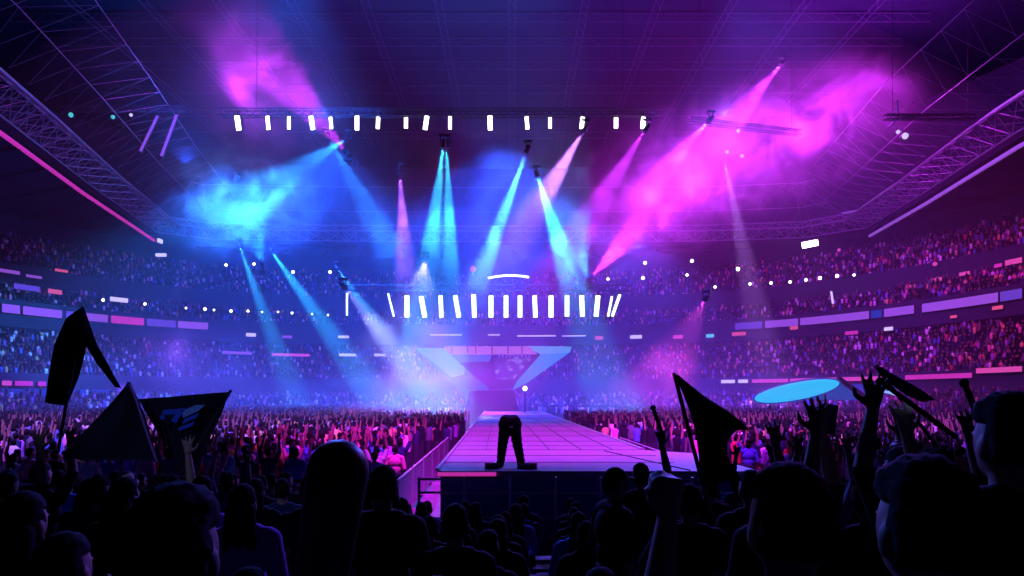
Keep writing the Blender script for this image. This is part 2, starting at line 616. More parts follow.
def bar_lamp(top, bot, wd, M, label, group, name="strobe_bar", hang=0.5):
    top, bot = Vector(top), Vector(bot)
    root = empty(name, (top + bot) / 2)
    u = (bot - top).normalized()
    sx = Vector((0, 1, 0)).cross(u).normalized()
    R = Matrix((sx, Vector((0, 1, 0)), u)).transposed()
    L = (bot - top).length
    c = (top + bot) / 2
    m_ = MB()
    m_.box(c + Vector((0, wd * 0.42, 0)), (wd * 1.15, wd * 0.6, L * 1.04), R, bev=wd * 0.08)
    m_.build("housing", DARK, root)
    m_ = MB()
    m_.box(c + Vector((0, -0.02, 0)), (wd * 0.92, wd * 0.35, L * 0.96), R, bev=wd * 0.1)
    m_.build("light_tube", M, root)
    m_ = MB()
    m_.tube(top + Vector((0, wd * 0.4, 0)), top + Vector((0, wd * 0.4, hang)), 0.04, 6)
    m_.box(top + Vector((0, wd * 0.4, hang)), (0.2, 0.12, 0.1))
    m_.build("clamp", DARK, root)
    tag(root, label, "stage lamp", group)
    return root


ORD = ["first", "second", "third", "fourth", "fifth", "sixth", "seventh", "eighth", "ninth", "tenth", "eleventh", "twelfth", "thirteenth",
       "fourteenth", "fifteenth", "sixteenth", "seventeenth", "eighteenth"]
UP = [(238, 0.6, 15, 2), (268, .45, 14, 1), (289, .4, 13, 0), (312, .55, 14, 2), (331, .4, 12, 1), (357, .5, 15, 0), (378, .45, 12, -0.5), (406, .45, 11, 0), (426, .55, 14, -2),
      (450, .4, 13, 0), (490, .55, 15, 0.3), (527, .45, 13, 1), (550, .4, 11, 0), (582, .5, 12, -1.5), (616, .5, 11, 0), (643, .55, 12, -1)]
for i, (px, wd, h, tilt) in enumerate(UP):
    bar_lamp(P(px - tilt / 2, 123 - h / 2, D1), P(px + tilt / 2, 123 + h / 2, D1), wd * .72, E_WHITE,
             f"white strobe bar on the upper truss, {ORD[i]} of the sixteen from the left", "upper row of white strobe bars", hang=0.4)
LO = [(347, 293, 316, 0, 2.0, .28), (391, 293, 317, 6, 2, .3), (407, 295, 318, 0, 0, .75), (423, 296, 318, 4, 0, .75), (441, 295, 318, 1, 0, .65), (457, 295, 318, 4, 0, .7), (474, 294, 318, 1, 0, .72),
      (491, 295, 318, 0, 0, .75), (506, 295, 318, 0, 0, .72), (520, 295, 318, 0, 0, .72), (535, 295, 318, 1, 0, .7), (551, 295, 318, 0, 0, .75), (567, 295, 317, 0, 0, .7),
      (582, 295, 317, 1, 0, .75), (597, 295, 317, -2, 0, .75), (610, 296, 317, -4, 0, .35), (616, 294, 317, -8, 0, .45)]
for i, (px, y0, y1, tilt, _q, wd) in enumerate(LO):
    bar_lamp(P(px - tilt / 2, y0, D2 - 0.15 * (i % 2)), P(px + tilt / 2, y1, D2 - 0.15 * (i % 2)), wd * .72, E_TUBE,
             f"tall glowing white tube over the stage, {ORD[i]} of the lower row from the left", "lower row of tall white tubes", "tube_light", 0.35)
for i, (a, b) in enumerate([((158, 115), (140, 152)), ((177, 114), (161, 157))]):
    bar_lamp(P(*a, 72), P(*b, 71), 0.28, E_LILAC, f"slanted lilac light rod under the left truss, {'left' if i == 0 else 'right'} one of two", "slanted light rods", "light_rod", 0.3)
bar_lamp(P(831, 291, 90), P(833, 304, 90), 0.3, E_PALE, "single white light rod hanging before the right upper stand", "lone light rods", "light_rod", 0.3)
# small lamps hanging from the left and right trusses
for i, (px, py, r, M) in enumerate([(71, 115, .35, E_TEAL), (113, 117, .3, E_TEAL), (131, 115, .25, E_PALE)]):
    lamp(P(px, py, 72), r, M, f"small pale lamp under the short left truss, {ORD[i]} from the left", "lamps under the left truss")
for i, (px, py, d) in enumerate([(738, 131, 67), (727, 152, 68), (742, 156, 68), (898, 132, 61), (905, 136, 61)]):
    lamp(P(px, py, d), .25 if i < 4 else .4, E_PALE, f"small white lamp near the right trusses, {ORD[i]} from the left", "lamps near the right trusses")
br = empty("forked_bracket", P(898, 118, 61.5))
for nm, a, b in (("upright", (897, 100), (898, 118)), ("fork", (898, 118), (888, 128)), ("fork", (898, 118), (925, 116))):
    m_ = MB()
    m_.tube(P(*a, 61.5), P(*b, 61.5), 0.08, 6)
    m_.build(nm, TR, br)
tag(br, "forked metal bracket hanging beside the thin right truss", "bracket")
# arc of light and oval lamp over the stage
m_ = MB()
m_.path([P(488 + 41 * t, 278 - 2.6 * math.sin(PI * t * 0.9), 88) for t in [i / 12 for i in range(13)]], 0.14, 6)
tag(m_.build("light_arc", E_TUBE), "thin curved white light bar hanging over the stage centre", "light bar")
lamp(P(473, 269, 90), 0.6, E_PINK, "round pink lamp hanging under the far ring truss", "far hanging lamps")
m_ = MB()
m_.box(P(810, 244, 86), (2.0, 0.3, 0.75), Matrix.Rotation(-0.2, 3, 'Y'), bev=0.05)
o = m_.build("bright_panel", E_WHITE)
tag(o, "bright white slanted panel below the right roof edge", "panel")
m_ = MB()
m_.box(P(160, 241, 84), (0.3, 0.9, 0.5), bev=0.05)
m_.box(P(161, 255, 86), (1.3, 0.3, 0.4), bev=0.05)
o = m_.build("bright_panel", E_PALE)
tag(o, "pale lit panel under the end of the left magenta strip", "panel")

# ------------------------------------------------------------------ stage and runway
SZ = 1.44
RUN = Vector((-14.0 / F, 1.0, 0)).normalized()
RX = Vector((RUN.y, -RUN.x, 0))


def rp(u, d, z=SZ):
    """Runway frame: U metres to the right of its middle line, D metres out."""
    t = 1.07 + (d - 14.2) * (-14.0 / F)
    return Vector((t + u, d, z))


st = empty("runway_stage", rp(0, 14.0, 0))
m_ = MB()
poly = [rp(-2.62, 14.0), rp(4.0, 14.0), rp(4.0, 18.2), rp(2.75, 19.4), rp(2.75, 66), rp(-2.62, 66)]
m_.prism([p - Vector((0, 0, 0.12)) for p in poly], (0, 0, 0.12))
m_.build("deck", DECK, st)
m_ = MB()
m_.prism([rp(-2.55, 14.08, 0), rp(3.9, 14.08, 0), rp(3.9, 18.1, 0), rp(2.68, 19.3, 0), rp(2.68, 65.8, 0), rp(-2.55, 65.8, 0)], (0, 0, SZ - 0.12))
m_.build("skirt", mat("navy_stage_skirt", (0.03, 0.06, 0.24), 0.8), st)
m_ = MB()
for d in (15.8, 17.6, 19.4, 20.9, 23, 26, 29.5, 34, 39, 45, 52, 59):
    m_.box(rp(0.06, d, SZ + 0.004), (5.3, 0.05, 0.012))
for u in (-1.7, -0.8, 0.1, 1.0, 1.9):
    a, b = rp(u, 19.4, SZ + 0.004), rp(u, 65.9, SZ + 0.004)
    m_.tube(a, b, 0.018, 4)
a, b = rp(1.6, 19.0, SZ + 0.003), rp(2.6, 14.1, SZ + 0.003)
m_.tube(a, b, 0.025, 4)
m_.build("panel_seams", DARK, st)
m_ = MB()
m_.box(rp(-2.0, 13.97, SZ - 0.06), (1.2, 0.06, 0.07))
m_.build("edge_light", E_MAG, st)
m_ = MB()
m_.tube(rp(-2.62, 14.1, SZ + 0.02), rp(-2.62, 65.9, SZ + 0.02), 0.04, 5)
m_.tube(rp(2.75, 19.5, SZ + 0.02), rp(2.75, 65.9, SZ + 0.02), 0.04, 5)
m_.build("edge_trim", STEEL, st)
tag(st, "long raised runway stage with pale panelled deck leading to the rear stage", "stage")
# railing before the runway
rl = empty("stage_railing", rp(0.7, 13.3, 0))
for z in (1.36, 1.1, 0.6):
    m_ = MB()
    m_.tube(rp(-2.9, 13.3, z), rp(4.2, 13.3, z), 0.025, 6)
    m_.build("rail", STEEL, rl)
for i in range(9):
    m_ = MB()
    x = -2.9 + 7.1 * i / 8
    m_.tube(rp(x, 13.3, 0), rp(x, 13.3, 1.4), 0.03, 6)
    m_.box(rp(x, 13.3, 0.02), (0.14, 0.5, 0.04))
    m_.build("post", STEEL, rl)
tag(rl, "low steel railing standing in front of the runway stage", "railing")
# barriers beside the runway
BARM = mat("barrier_steel", (0.5, 0.5, 0.55), 0.4, metal=0.3)
for side in (-1, 1):
    for i, d in enumerate((15.2, 17.8, 20.4, 23.0, 25.6, 28.2)):
        u = -3.6 if side < 0 else 5.0 - max(0, min(1, (d - 17) / 3)) * 0.9
        a, b = rp(u, d, 0), rp(u, d + 2.4, 0)
        bo = empty("crowd_barrier", a.lerp(b, 0.5))
        m_ = MB()
        m_.prism([a + Vector((0, 0, .12)), b + Vector((0, 0, .12)), b + Vector((0, 0, 1.05)), a + Vector((0, 0, 1.05))], (0.03, 0, 0))
        m_.build("panel", BARM, bo)
        m_ = MB()
        m_.tube(a + Vector((0, 0, 1.09)), b + Vector((0, 0, 1.09)), 0.035, 6)
        m_.build("top_rail", BARM, bo)
        for e in (a, b):
            m_ = MB()
            m_.box(e + Vector((0, 0, 0.03)), (0.7, 0.06, 0.06))
            m_.tube(e, e + Vector((0, 0, 1.09)), 0.03, 6)
            m_.build("foot", BARM, bo)
        tag(bo, f"steel crowd barrier {'left' if side < 0 else 'right'} of the runway, {ORD[i]} from its front end", "barrier", "crowd barriers beside the runway")
# side fences facing the camera left of the stage
for i in range(8):
    x1 = -3.2 - i * 2.3
    a, b = Vector((x1, 14.6, 0)), Vector((x1 - 2.2, 14.6, 0))
    bo = empty("crowd_barrier", a.lerp(b, 0.5))
    for z in (0.15, 0.5, 0.8, 1.1):
        m_ = MB()
        m_.tube(a + Vector((0, 0, z)), b + Vector((0, 0, z)), 0.035, 6)
        m_.build("rail", BARM, bo)
    for e in (a, b):
        m_ = MB()
        m_.box(e + Vector((0, 0, 0.03)), (0.06, 0.6, 0.06))
        m_.tube(e, e + Vector((0, 0, 1.1)), 0.03, 6)
        m_.build("foot", BARM, bo)
    tag(bo, f"railed crowd barrier left of the runway front, {ORD[i]} out from the stage", "barrier", "railed crowd barriers at the front left")
for i in range(8):
    x1 = 5.6 + i * 2.3
    a, b = Vector((x1, 14.6, 0)), Vector((x1 + 2.2, 14.6, 0))
    bo = empty("crowd_barrier", a.lerp(b, 0.5))
    for z in (0.15, 0.5, 0.8, 1.1):
        m_ = MB()
        m_.tube(a + Vector((0, 0, z)), b + Vector((0, 0, z)), 0.035, 6)
        m_.build("rail", BARM, bo)
    for e in (a, b):
        m_ = MB()
        m_.box(e + Vector((0, 0, 0.03)), (0.06, 0.6, 0.06))
        m_.tube(e, e + Vector((0, 0, 1.1)), 0.03, 6)
        m_.build("foot", BARM, bo)
    tag(bo, f"railed crowd barrier right of the runway front, {ORD[i]} out from the stage", "barrier", "railed crowd barriers at the front right")

# rear V-shaped stage set
DV = 70.0
V = lambda x, y, dd=0.0: P(x, y, DV) + Vector((0, dd, 0))
LWING = mat("pale_blue_panel", (0.10, 0.16, 0.26), 0.4, emit=(0.10, 0.30, 0.66), strength=0.9)
LWINGD = mat("deep_blue_panel", (0.03, 0.07, 0.2), 0.4, emit=(0.01, 0.12, 0.60), strength=0.8)
HEADER = mat("pink_header_led", (0.15, 0.09, 0.15), 0.4, emit=(0.48, 0.16, 0.62), strength=0.7)
INNER = mat("dark_blue_backdrop", (0.008, 0.014, 0.05), 0.6, emit=(0.005, 0.02, 0.14), strength=0.5)
vs_ = empty("stage_set", P(494, 410, DV))
m_ = MB()
m_.prism([V(416, 348), V(443.5, 348), V(465, 368), V(464, 374), V(452, 377)], (0, 1.2, 0))
m_.build("wing_panel", LWING, vs_)
m_ = MB()
m_.prism([V(452, 377.3), V(464, 374.3), V(465.2, 368.3), V(489, 389), V(484, 391), V(470, 391)], (0, 1.2, 0))
m_.build("wing_panel", LWINGD, vs_)
m_ = MB()
m_.prism([V(414, 349, .3), V(416, 349, .3), V(469, 391, .3), V(476, 400, .3), V(470, 400, .3)], (0, 1.5, 0))
m_.build("wing_edge", LWINGD, vs_)
m_ = MB()
m_.prism([V(525, 346), V(571.6, 346.5), V(570.5, 352), V(547, 353.5), V(541, 353.5)], (0, 1.2, 0))
m_.build("wing_panel", LWING, vs_)
m_ = MB()
m_.prism([V(547, 353.8), V(570, 352.3), V(527, 383), V(512, 390), V(517, 381), V(541, 354)], (0, 1.2, 0))
m_.build("wing_panel", mat("cyan_panel", (0.03, 0.1, 0.2), 0.4, emit=(0.01, 0.25, 0.8), strength=0.9), vs_)
m_ = MB()
m_.prism([V(444, 346.5, -.3), V(529, 346.5, -.3), V(537, 354, -.3), V(449, 354, -.3)], (0, 1.0, 0))
m_.build("header_screen", HEADER, vs_)
m_ = MB()
for x in (452, 468, 476, 492, 508, 522):
    m_.box(V(x, 350.2, -.32), (0.10, 0.06, 0.75))
m_.build("header_seams", DARK, vs_)
m_ = MB()
m_.prism([V(449, 354.5, .9), V(541, 354.5, .9), V(513, 388, .9), V(489, 390, .9)], (0, 0.3, 0))
m_.build("backdrop", INNER, vs_)
m_ = MB()
m_.prism([V(452, 355, .6), V(491, 355, .6), V(489, 361, .6), V(459, 362, .6)], (0, 0.25, 0))
m_.build("side_screen", LWINGD, vs_)


def screen_mat():
    m = bpy.data.materials.new("main_screen_picture")
    m.use_nodes = True
    nt = m.node_tree
    b = nt.nodes["Principled BSDF"]
    b.inputs["Base Color"].default_value = (0.01, 0.015, 0.05, 1)
    tc = nt.nodes.new("ShaderNodeTexCoord")
    mp = nt.nodes.new("ShaderNodeMapping")
    mp.inputs["Scale"].default_value = (1.0, 1.0, 1.3)
    n = nt.nodes.new("ShaderNodeTexNoise")
    n.inputs["Scale"].default_value = 1.3
    n.inputs["Detail"].default_value = 4
    r = nt.nodes.new("ShaderNodeValToRGB")
    r.color_ramp.elements[0].position = 0.50
    r.color_ramp.elements[0].color = (0.005, 0.02, 0.16, 1)
    r.color_ramp.elements[1].position = 0.68
    r.color_ramp.elements[1].color = (0.3, 0.34, 0.75, 1)
    nt.links.new(tc.outputs["Object"], mp.inputs["Vector"])
    nt.links.new(mp.outputs["Vector"], n.inputs["Vector"])
    nt.links.new(n.outputs["Fac"], r.inputs["Fac"])
    nt.links.new(r.outputs["Color"], b.inputs["Emission Color"])
    b.inputs["Emission Strength"].default_value = 0.8
    m.cycles.emission_sampling = 'NONE'
    return m


m_ = MB()
m_.prism([V(493, 357, .6), V(533, 357, .6), V(514, 379, .6), V(496, 379, .6)], (0, 0.25, 0))
m_.build("main_screen", screen_mat(), vs_)
m_ = MB()
for i in range(9):
    m_.box(V(499 + i * 3.8, 355.6, 0.2), (0.2, 0.25, 0.3))
m_.build("spotlight_row", mat("violet_par_can", (0.1, 0.1, 0.2), 0.5, emit=(0.10, 0.08, 0.6), strength=0.6), vs_)
m_ = MB()
m_.prism([V(470, 391, -.6), V(514, 390, -.6), V(522, 424, -.6), V(462, 424, -.6)], (0, 4.5, 0))
m_.build("plinth", mat("dark_plinth", (0.012, 0.016, 0.05), 0.5), vs_)
tag(vs_, "angular V-shaped stage set with pink header and glowing blue wings", "stage set")
lamp(P(525, 388.5, 62) , 0.28, E_WHITE, "single white lamp at the foot of the V-shaped stage set", "stage foot lamps", Vector((0, -1, 0)))
m_ = MB()
m_.tube(P(525, 393, 62.1), (P(525, 390, 62.1).x, 62.1, 0), 0.06, 6)
tag(m_.build("lamp_stand", DARK), "thin black stand under the white lamp at the stage foot", "stand")

# cyan oval sign on the right
osn = empty("oval_sign", P(797, 402, 56))
R = Matrix.Rotation(math.atan2(18, 84), 3, 'Y').inverted()
R = Matrix.Rotation(-math.atan2(16, 84), 3, 'Y')
m_ = MB()
m_.ellipsoid(P(797, 391, 56), (3.55, 0.5, 0.72), R, 32, 12)
m_.build("light_box", E_CYAN, osn, True)
m_ = MB()
m_.ellipsoid(P(797, 391, 56.35), (3.75, 0.45, 0.86), R, 32, 12)
m_.build("back_shell", E_BLUE, osn, True)
for x in (770, 825):
    m_ = MB()
    p = P(x, 391, 56.4)
    m_.tube((p.x, p.y, 0), (p.x, p.y, p.z), 0.09, 8)
    m_.build("post", DARK, osn)
m_ = MB()
m_.tube(P(838, 378, 57), P(874, 404, 57), 0.22, 8)
m_.build("strut", DARK, osn)
m_ = MB()
m_.prism([P(806, 400, 57), P(838, 381, 57), P(872, 400, 57)], (0, 0.4, 0))
m_.build("wedge_panel", mat("mid_blue_led", (0.05, 0.1, 0.3), 0.5, emit=(0.01, 0.10, 0.62), strength=0.5), osn)
tag(osn, "glowing cyan oval sign on posts at the right side of the floor", "sign")
m_ = MB()
m_.path([P(881, 391, 3.3), P(892, 393, 3.3), P(904, 398, 3.3), P(917, 409, 3.3)], [0.005, 0.007, 0.007, 0.006], 6)
tag(m_.build("glow_stick", emis("blue_white_stick", (0.25, 0.4, 1.0), 1.1)), "curved blue-white glow stick held above the right crowd", "glow stick")

# ------------------------------------------------------------------ people
def hand_prims(w, u, n, sgn, curl, spread=0.0):
    """Palm, four unequal fingers of two bones and a thumb. W wrist, U along the hand, N out of the palm."""
    u = u.normalized()
    n = (n - u * n.dot(u)).normalized()
    s = u.cross(n).normalized() * sgn        # towards the thumb side
    out = [("cap", w, w + u * 0.03, .028, .032, 'skin')]
    for o in (-.024, 0, .024):
        out.append(("cap", w + u * .03 + s * o * .7, w + u * .085 + s * o, .019, .017, 'skin'))
    for i, L in enumerate((.058, .075, .082, .072)):   # little finger first
        o = (-.036, -.012, .012, .035)[i]
        b = w + u * .09 + s * o
        d1 = (u + s * (i - 1.5) * spread).normalized()
        a1, a2 = curl * 0.8, curl * 1.9
        if curl > 1:
            b = b - u * .008 * abs(i - 2)
        d2 = d1 * math.cos(a1) + n * math.sin(a1)
        d3 = d1 * math.cos(a2) + n * math.sin(a2)
        k = b + d2 * L * .55
        out.append(("cap", b, k, .0105, .0098, 'skin'))
        out.append(("cap", k, k + d3 * L * .5, .0098, .0085, 'skin'))
    b = w + u * .03 + s * .035
    if curl > 1:
        t = (u * .75 + s * .25 + n * .65).normalized()
        t2 = (u * .25 - s * .9 + n * .25).normalized()
    else:
        t = (u * .55 + s * .8 + n * .25 * (1 + curl)).normalized()
        t2 = (u * .8 + s * .35 * (1 - curl) + n * .5 * curl).normalized()
    k = b + t * .045
    out.append(("cap", b, k, .016, .013, 'skin'))
    out.append(("cap", k, k + t2 * .038, .012, .010, 'skin'))
    return out


def arm_prims(S, E, W, u, n, sgn, curl, sleeve=True, spread=0.0):
    S, E, W = Vector(S), Vector(E), Vector(W)
    m = E.lerp(W, 0.45)
    out = [("cap", S, E, .056, .043, 'shirt' if sleeve else 'skin'),
           ("cap", E, m, .043, .039, 'shirt' if sleeve == 2 else 'skin'), ("cap", m, W, .039, .027, 'shirt' if sleeve == 2 else 'skin')]
    return out + hand_prims(W, Vector(u), Vector(n), sgn, curl, spread)


def person_prims(pose):
    g = pose
    hip = g.get('hip', 0.93)
    lean = g.get('lean', 0.0)
    out = []
    T = lambda x, y, z: Vector((x, y + lean * (z - .95), z + hip - .93))
    out += [("ell", T(0, 0, .96), (.165, .125, .13), 'pants'), ("ell", T(0, 0, 1.12), (.15, .11, .17), 'shirt'),
            ("ell", T(0, .0, 1.30), (.182, .122, .17), 'shirt'), ("cap", T(-.16, -.005, 1.415), T(.16, -.005, 1.415), .062, .062, 'shirt'),
            ("cap", T(-.08, -.01, 1.45), T(.08, -.01, 1.45), .055, .055, 'shirt'),
            ("cap", T(0, -.005, 1.42), T(0, .012, 1.55), .056, .052, 'skin')]
    out += [("ell", T(0, .018, 1.635), (.077, .098, .115), 'head'), ("ell", T(0, .055, 1.58), (.054, .055, .058), 'head'),
            ("ell", T(0, .118, 1.615), (.014, .020, .027), 'head'), ("ell", T(0, .105, 1.655), (.05, .016, .012), 'head'),
            ("ell", T(0, .108, 1.572), (.024, .010, .008), 'head'),
            ("ell", T(.079, .008, 1.615), (.011, .024, .034), 'head'), ("ell", T(-.079, .008, 1.615), (.011, .024, .034), 'head')]
    if g.get('sit'):
        for s in (-1, 1):
            out += [("cap", (s * .09, 0, hip - .06), (s * .12, .42, hip - .03), .088, .064, 'pants'), ("cap", (s * .12, .42, hip - .03), (s * .12, .40, .09), .06, .042, 'pants'),
                    ("cap", (s * .12, .38, .045), (s * .125, .55, .035), .045, .034, 'shoe')]
    else:
        for s in (-1, 1):
            kx = .10 + g.get('stance', 0.0) * .5
            ax = .11 + g.get('stance', 0.0)
            out += [("cap", (s * .088, 0, .90), (s * kx, .015, .50), .092, .064, 'pants'), ("cap", (s * kx, .015, .50), (s * ax, -.02, .10), .062, .044, 'pants'),
                    ("cap", (s * ax, -.045, .045), (s * (ax + .02), .13, .036), .045, .036, 'shoe')]
    dz = hip - .93
    for s, key in ((1, 'R'), (-1, 'L')):
        a = g.get(key)
        if a is None:
            a = dict(E=(s * .25, -.03, 1.13), W=(s * .24, .06, .88), u=(0, .15, -1), n=(-s, 0, 0), curl=.35) if not g.get('sit') else \
                dict(E=(s * .25, .08, 1.14), W=(s * .17, .30, 1.0), u=(-s * .2, 1, -.1), n=(0, 0, -1), curl=.35)
        up = a['E'][2] > 1.4
        S = T(s * .185, 0, 1.43 if up else 1.405)
        o = Vector((0, lean * .4, dz))
        sg = s if not a.get('flip') else -s
        out += arm_prims(S, Vector(a['E']) + o, Vector(a['W']) + o, a['u'], a['n'], sg, a['curl'], a.get('sleeve', 1), a.get('spread', 0.0))
    return out


def dist_prims(prims, X):
    D = np.empty((len(prims), len(X)), dtype=np.float32)
    for i, p in enumerate(prims):
        if p[0] == "cap":
            a, b = np.array(p[1], float), np.array(p[2], float)
            ab = b - a
            t = np.clip(((X - a) @ ab) / max(ab @ ab, 1e-9), 0, 1)
            D[i] = np.linalg.norm(X - (a + t[:, None] * ab), axis=1) - (p[3] + (p[4] - p[3]) * t)
        else:
            c, r = np.array(p[1], float), np.array(p[2], float)
            q = np.linalg.norm((X - c) / r, axis=1)
            D[i] = (q - 1) * r.min()
    return D


def body_mesh(prims, voxel, name):
    mb = MB()
    for p in prims:
        if p[0] == "cap":
            mb.capsule(p[1], p[2], p[3], p[4], 12)
        else:
            mb.ellipsoid(p[1], p[2], seg=20, rings=14)
    me = mb.mesh(name + "_raw", [SKIN])
    o = bpy.data.objects.new("raw", me)
    COL.objects.link(o)
    r = o.modifiers.new("r", 'REMESH')
    r.mode = 'VOXEL'
    r.voxel_size = voxel
    s = o.modifiers.new("s", 'SMOOTH')
    s.iterations = 3
    s.factor = 0.4
    dg = bpy.context.evaluated_depsgraph_get()
    dg.update()
    out = bpy.data.meshes.new_from_object(o.evaluated_get(dg), depsgraph=dg)
    bpy.data.objects.remove(o)
    out.name = name
    return out


def submesh(me, sel, off, name, m, extra=None, taper=0):
    """The faces SEL of ME lifted OFF metres along the normals as a mesh of its own."""
    n = len(me.vertices)
    co = np.empty(n * 3)
    me.vertices.foreach_get("co", co)
    co = co.reshape(-1, 3)
    no = np.array([v.normal[:] for v in me.vertices])
    faces = [tuple(me.polygons[i].vertices) for i in np.nonzero(sel)[0]]
    used = sorted({v for f in faces for v in f})
    mp = {v: i for i, v in enumerate(used)}
    o = off(co[used]) if callable(off) else off
    if taper:
        cnt = {}
        for f in faces:
            for a, b in zip(f, f[1:] + f[:1]):
                e = (min(a, b), max(a, b))
                cnt[e] = cnt.get(e, 0) + 1
        lev = np.full(len(used), 99)
        for (a, b), c_ in cnt.items():
            if c_ == 1:
                lev[mp[a]] = lev[mp[b]] = 0
        E_ = np.array([(mp[a], mp[b]) for a, b in cnt])
        for _ in range(taper):
            np.minimum.at(lev, E_[:, 0], lev[E_[:, 1]] + 1)
            np.minimum.at(lev, E_[:, 1], lev[E_[:, 0]] + 1)
        o = .003 + (o - .003) * np.minimum(1, lev / taper) ** .6
    vs = co[used] + no[used] * (o[:, None] if isinstance(o, np.ndarray) else o)
    mb = MB()
    mb.add([tuple(v) for v in vs], [tuple(mp[v] for v in f) for f in faces])
    if extra:
        extra(mb)
    return mb.mesh(name, m, True)


SHIRTS = {"black": (.012, .012, .016), "navy": (.02, .03, .09), "grey": (.22, .22, .25), "white": (.75, .73, .75), "pink": (.80, .25, .45),
          "red": (.55, .05, .08), "blue": (.08, .16, .55), "violet": (.35, .14, .60), "yellow": (.70, .55, .15), "teal": (.06, .40, .42)}
for c_, v_ in SHIRTS.items():
    mat("shirt_" + c_, v_, 0.85, spec=0.1)
SHOE = mat("dark_shoes", (0.03, 0.03, 0.04), 0.5)


class Proto:
    def __init__(self, name, pose, voxel=0.009, hair='short', cap=False, hairlen=0.018):
        prims = person_prims(pose)
        me = body_mesh(prims, voxel, name)
        self.me = me
        n = len(me.polygons)
        X = np.empty(n * 3)
        me.polygons.foreach_get("center", X)
        X = X.reshape(-1, 3)
        k = dist_prims(prims, X).argmin(axis=0)
        tagn = np.array([p[-1] for p in prims])[k]
        self.parts = []
        me.materials.clear()
        me.materials.append(SKIN)
        me.materials.append(SHOE)
        me.polygons.foreach_set("material_index", (tagn == 'shoe').astype(np.int32))
        me.polygons.foreach_set("use_smooth", np.ones(n, dtype=bool))
        hc = [p for p in prims if p[-1] == 'head'][0][1]
        hx, hy, hz = X[:, 0] - hc[0], X[:, 1] - hc[1], X[:, 2] - hc[2]
        head = (tagn == 'head') & (np.abs(hx) < .0785)
        if hair == 'short':
            hs = head & ((hz > .055) | ((hy < -.015) & (hz > -.06))) & ~((hy > .07) & (hz < .075))
        else:
            hs = (head | ((tagn == 'skin') & (np.abs(hx) < .08) & (np.abs(hz + .1) < .1) & (hy < .0))) & ((hz > .05) | ((hy < .02))) & ~((hy > .07) & (hz < .075))

        def hl(co):
            q = np.sin(co[:, 0] * 95) * np.sin(co[:, 1] * 83 + 1) * np.sin(co[:, 2] * 71 + 2)
            q2 = np.sin(co[:, 0] * 210 + 3 * q) * np.sin(co[:, 2] * 160 + co[:, 1] * 190)
            return hairlen * (1 + .17 * q + .12 * q2)

        ex = None
        if hair == 'long':
            def ex(mb):
                for s in (-.05, 0, .05):
                    mb.capsule(hc + Vector((s, -.075, -.03)), hc + Vector((s * 1.5, -.115, -.26)), .045, .03, 10)
        if hair == 'bun':
            def ex(mb):
                mb.ellipsoid(hc + Vector((0, -.09, .09)), (.05, .05, .045))
        if not cap:
            self.parts.append(("hair", submesh(me, hs, hl, name + "_hair", HAIR, ex, 6)))
        else:
            def bill(mb):
                vs, n_ = [], 10
                for z in (0.048, 0.056):
                    for i in range(n_ + 1):
                        t = PI * i / n_
                        vs.append(hc + Vector((.075 * math.cos(t), .08 + .0 * math.sin(t), z + .0)))
                        vs.append(hc + Vector((.082 * math.cos(t), .085 + .085 * math.sin(t), z - .012)))
                fs = []
                m = 2 * (n_ + 1)
                for i in range(n_):
                    fs += [(2 * i, 2 * i + 1, 2 * i + 3, 2 * i + 2), (m + 2 * i, m + 2 * i + 2, m + 2 * i + 3, m + 2 * i + 1), (2 * i + 1, m + 2 * i + 1, m + 2 * i + 3, 2 * i + 3)]
                mb.add(vs, fs)
            self.parts.append(("hair", submesh(me, hs & (hz < .06), .010, name + "_hair", HAIR, None, 3)))
            self.parts.append(("cap", submesh(me, (tagn == 'head') & (hz > .045), 0.016, name + "_cap", BLACKCLOTH, bill)))
        self.parts.append(("shirt", submesh(me, tagn == 'shirt', 0.009, name + "_shirt", MATS["shirt_black"])))
        self.parts.append(("trousers", submesh(me, tagn == 'pants', 0.008, name + "_trousers", TROUS)))

    def place(self, x, y, z, yaw=0.0, scale=1.0, shirt="black", label="", group=None, cat="person", detail=True):
        o = bpy.data.objects.new("person", self.me)
        o.location = (x, y, z)
        o.rotation_euler = (0, 0, yaw)
        o.scale = (scale,) * 3
        COL.objects.link(o)
        for nm, me in self.parts:
            c = bpy.data.objects.new(nm, me)
            c.parent = o
            COL.objects.link(c)
            if nm == "shirt" and shirt != "black":
                c.material_slots[0].link = 'OBJECT'
                c.material_slots[0].material = MATS["shirt_" + shirt]
        tag(o, label, cat, group)
        return o


UPL = lambda s, **k: dict(dict(E=(s * .27, .06, 1.66), W=(s * .22, .10, 1.93), u=(-s * .1, .1, 1), n=(0, 1, 0), curl=.2, spread=.22, flip=True), **k)
STAND = Proto("stander", {})
STANDL = Proto("long_haired", {}, hair='long')
ARMUP = Proto("one_arm_up", dict(R=UPL(1)))
ARMUPL = Proto("left_arm_up", dict(L=UPL(-1, curl=.15)), hair='bun')
BOTHUP = Proto("both_arms_up", dict(R=UPL(1), L=UPL(-1)))
CLAP = Proto("clapping", dict(R=dict(E=(.27, .1, 1.22), W=(.07, .30, 1.38), u=(-.2, .3, 1), n=(-1, 0, 0), curl=.1), L=dict(E=(-.27, .1, 1.22), W=(-.07, .30, 1.38), u=(.2, .3, 1), n=(1, 0, 0), curl=.1)))
FIST = Proto("fist_up", dict(L=dict(E=(-.25, .18, 1.36), W=(-.19, .30, 1.60), u=(.05, .15, 1), n=(0, 1, 0), curl=1.25, flip=True)))
FISTR = Proto("fist_right", dict(R=dict(E=(.25, .16, 1.42), W=(.19, .26, 1.66), u=(-.05, .12, 1), n=(0, 1, 0), curl=1.25, flip=True)), hair='long')
SIT = Proto("sitter", dict(sit=True, hip=.57))
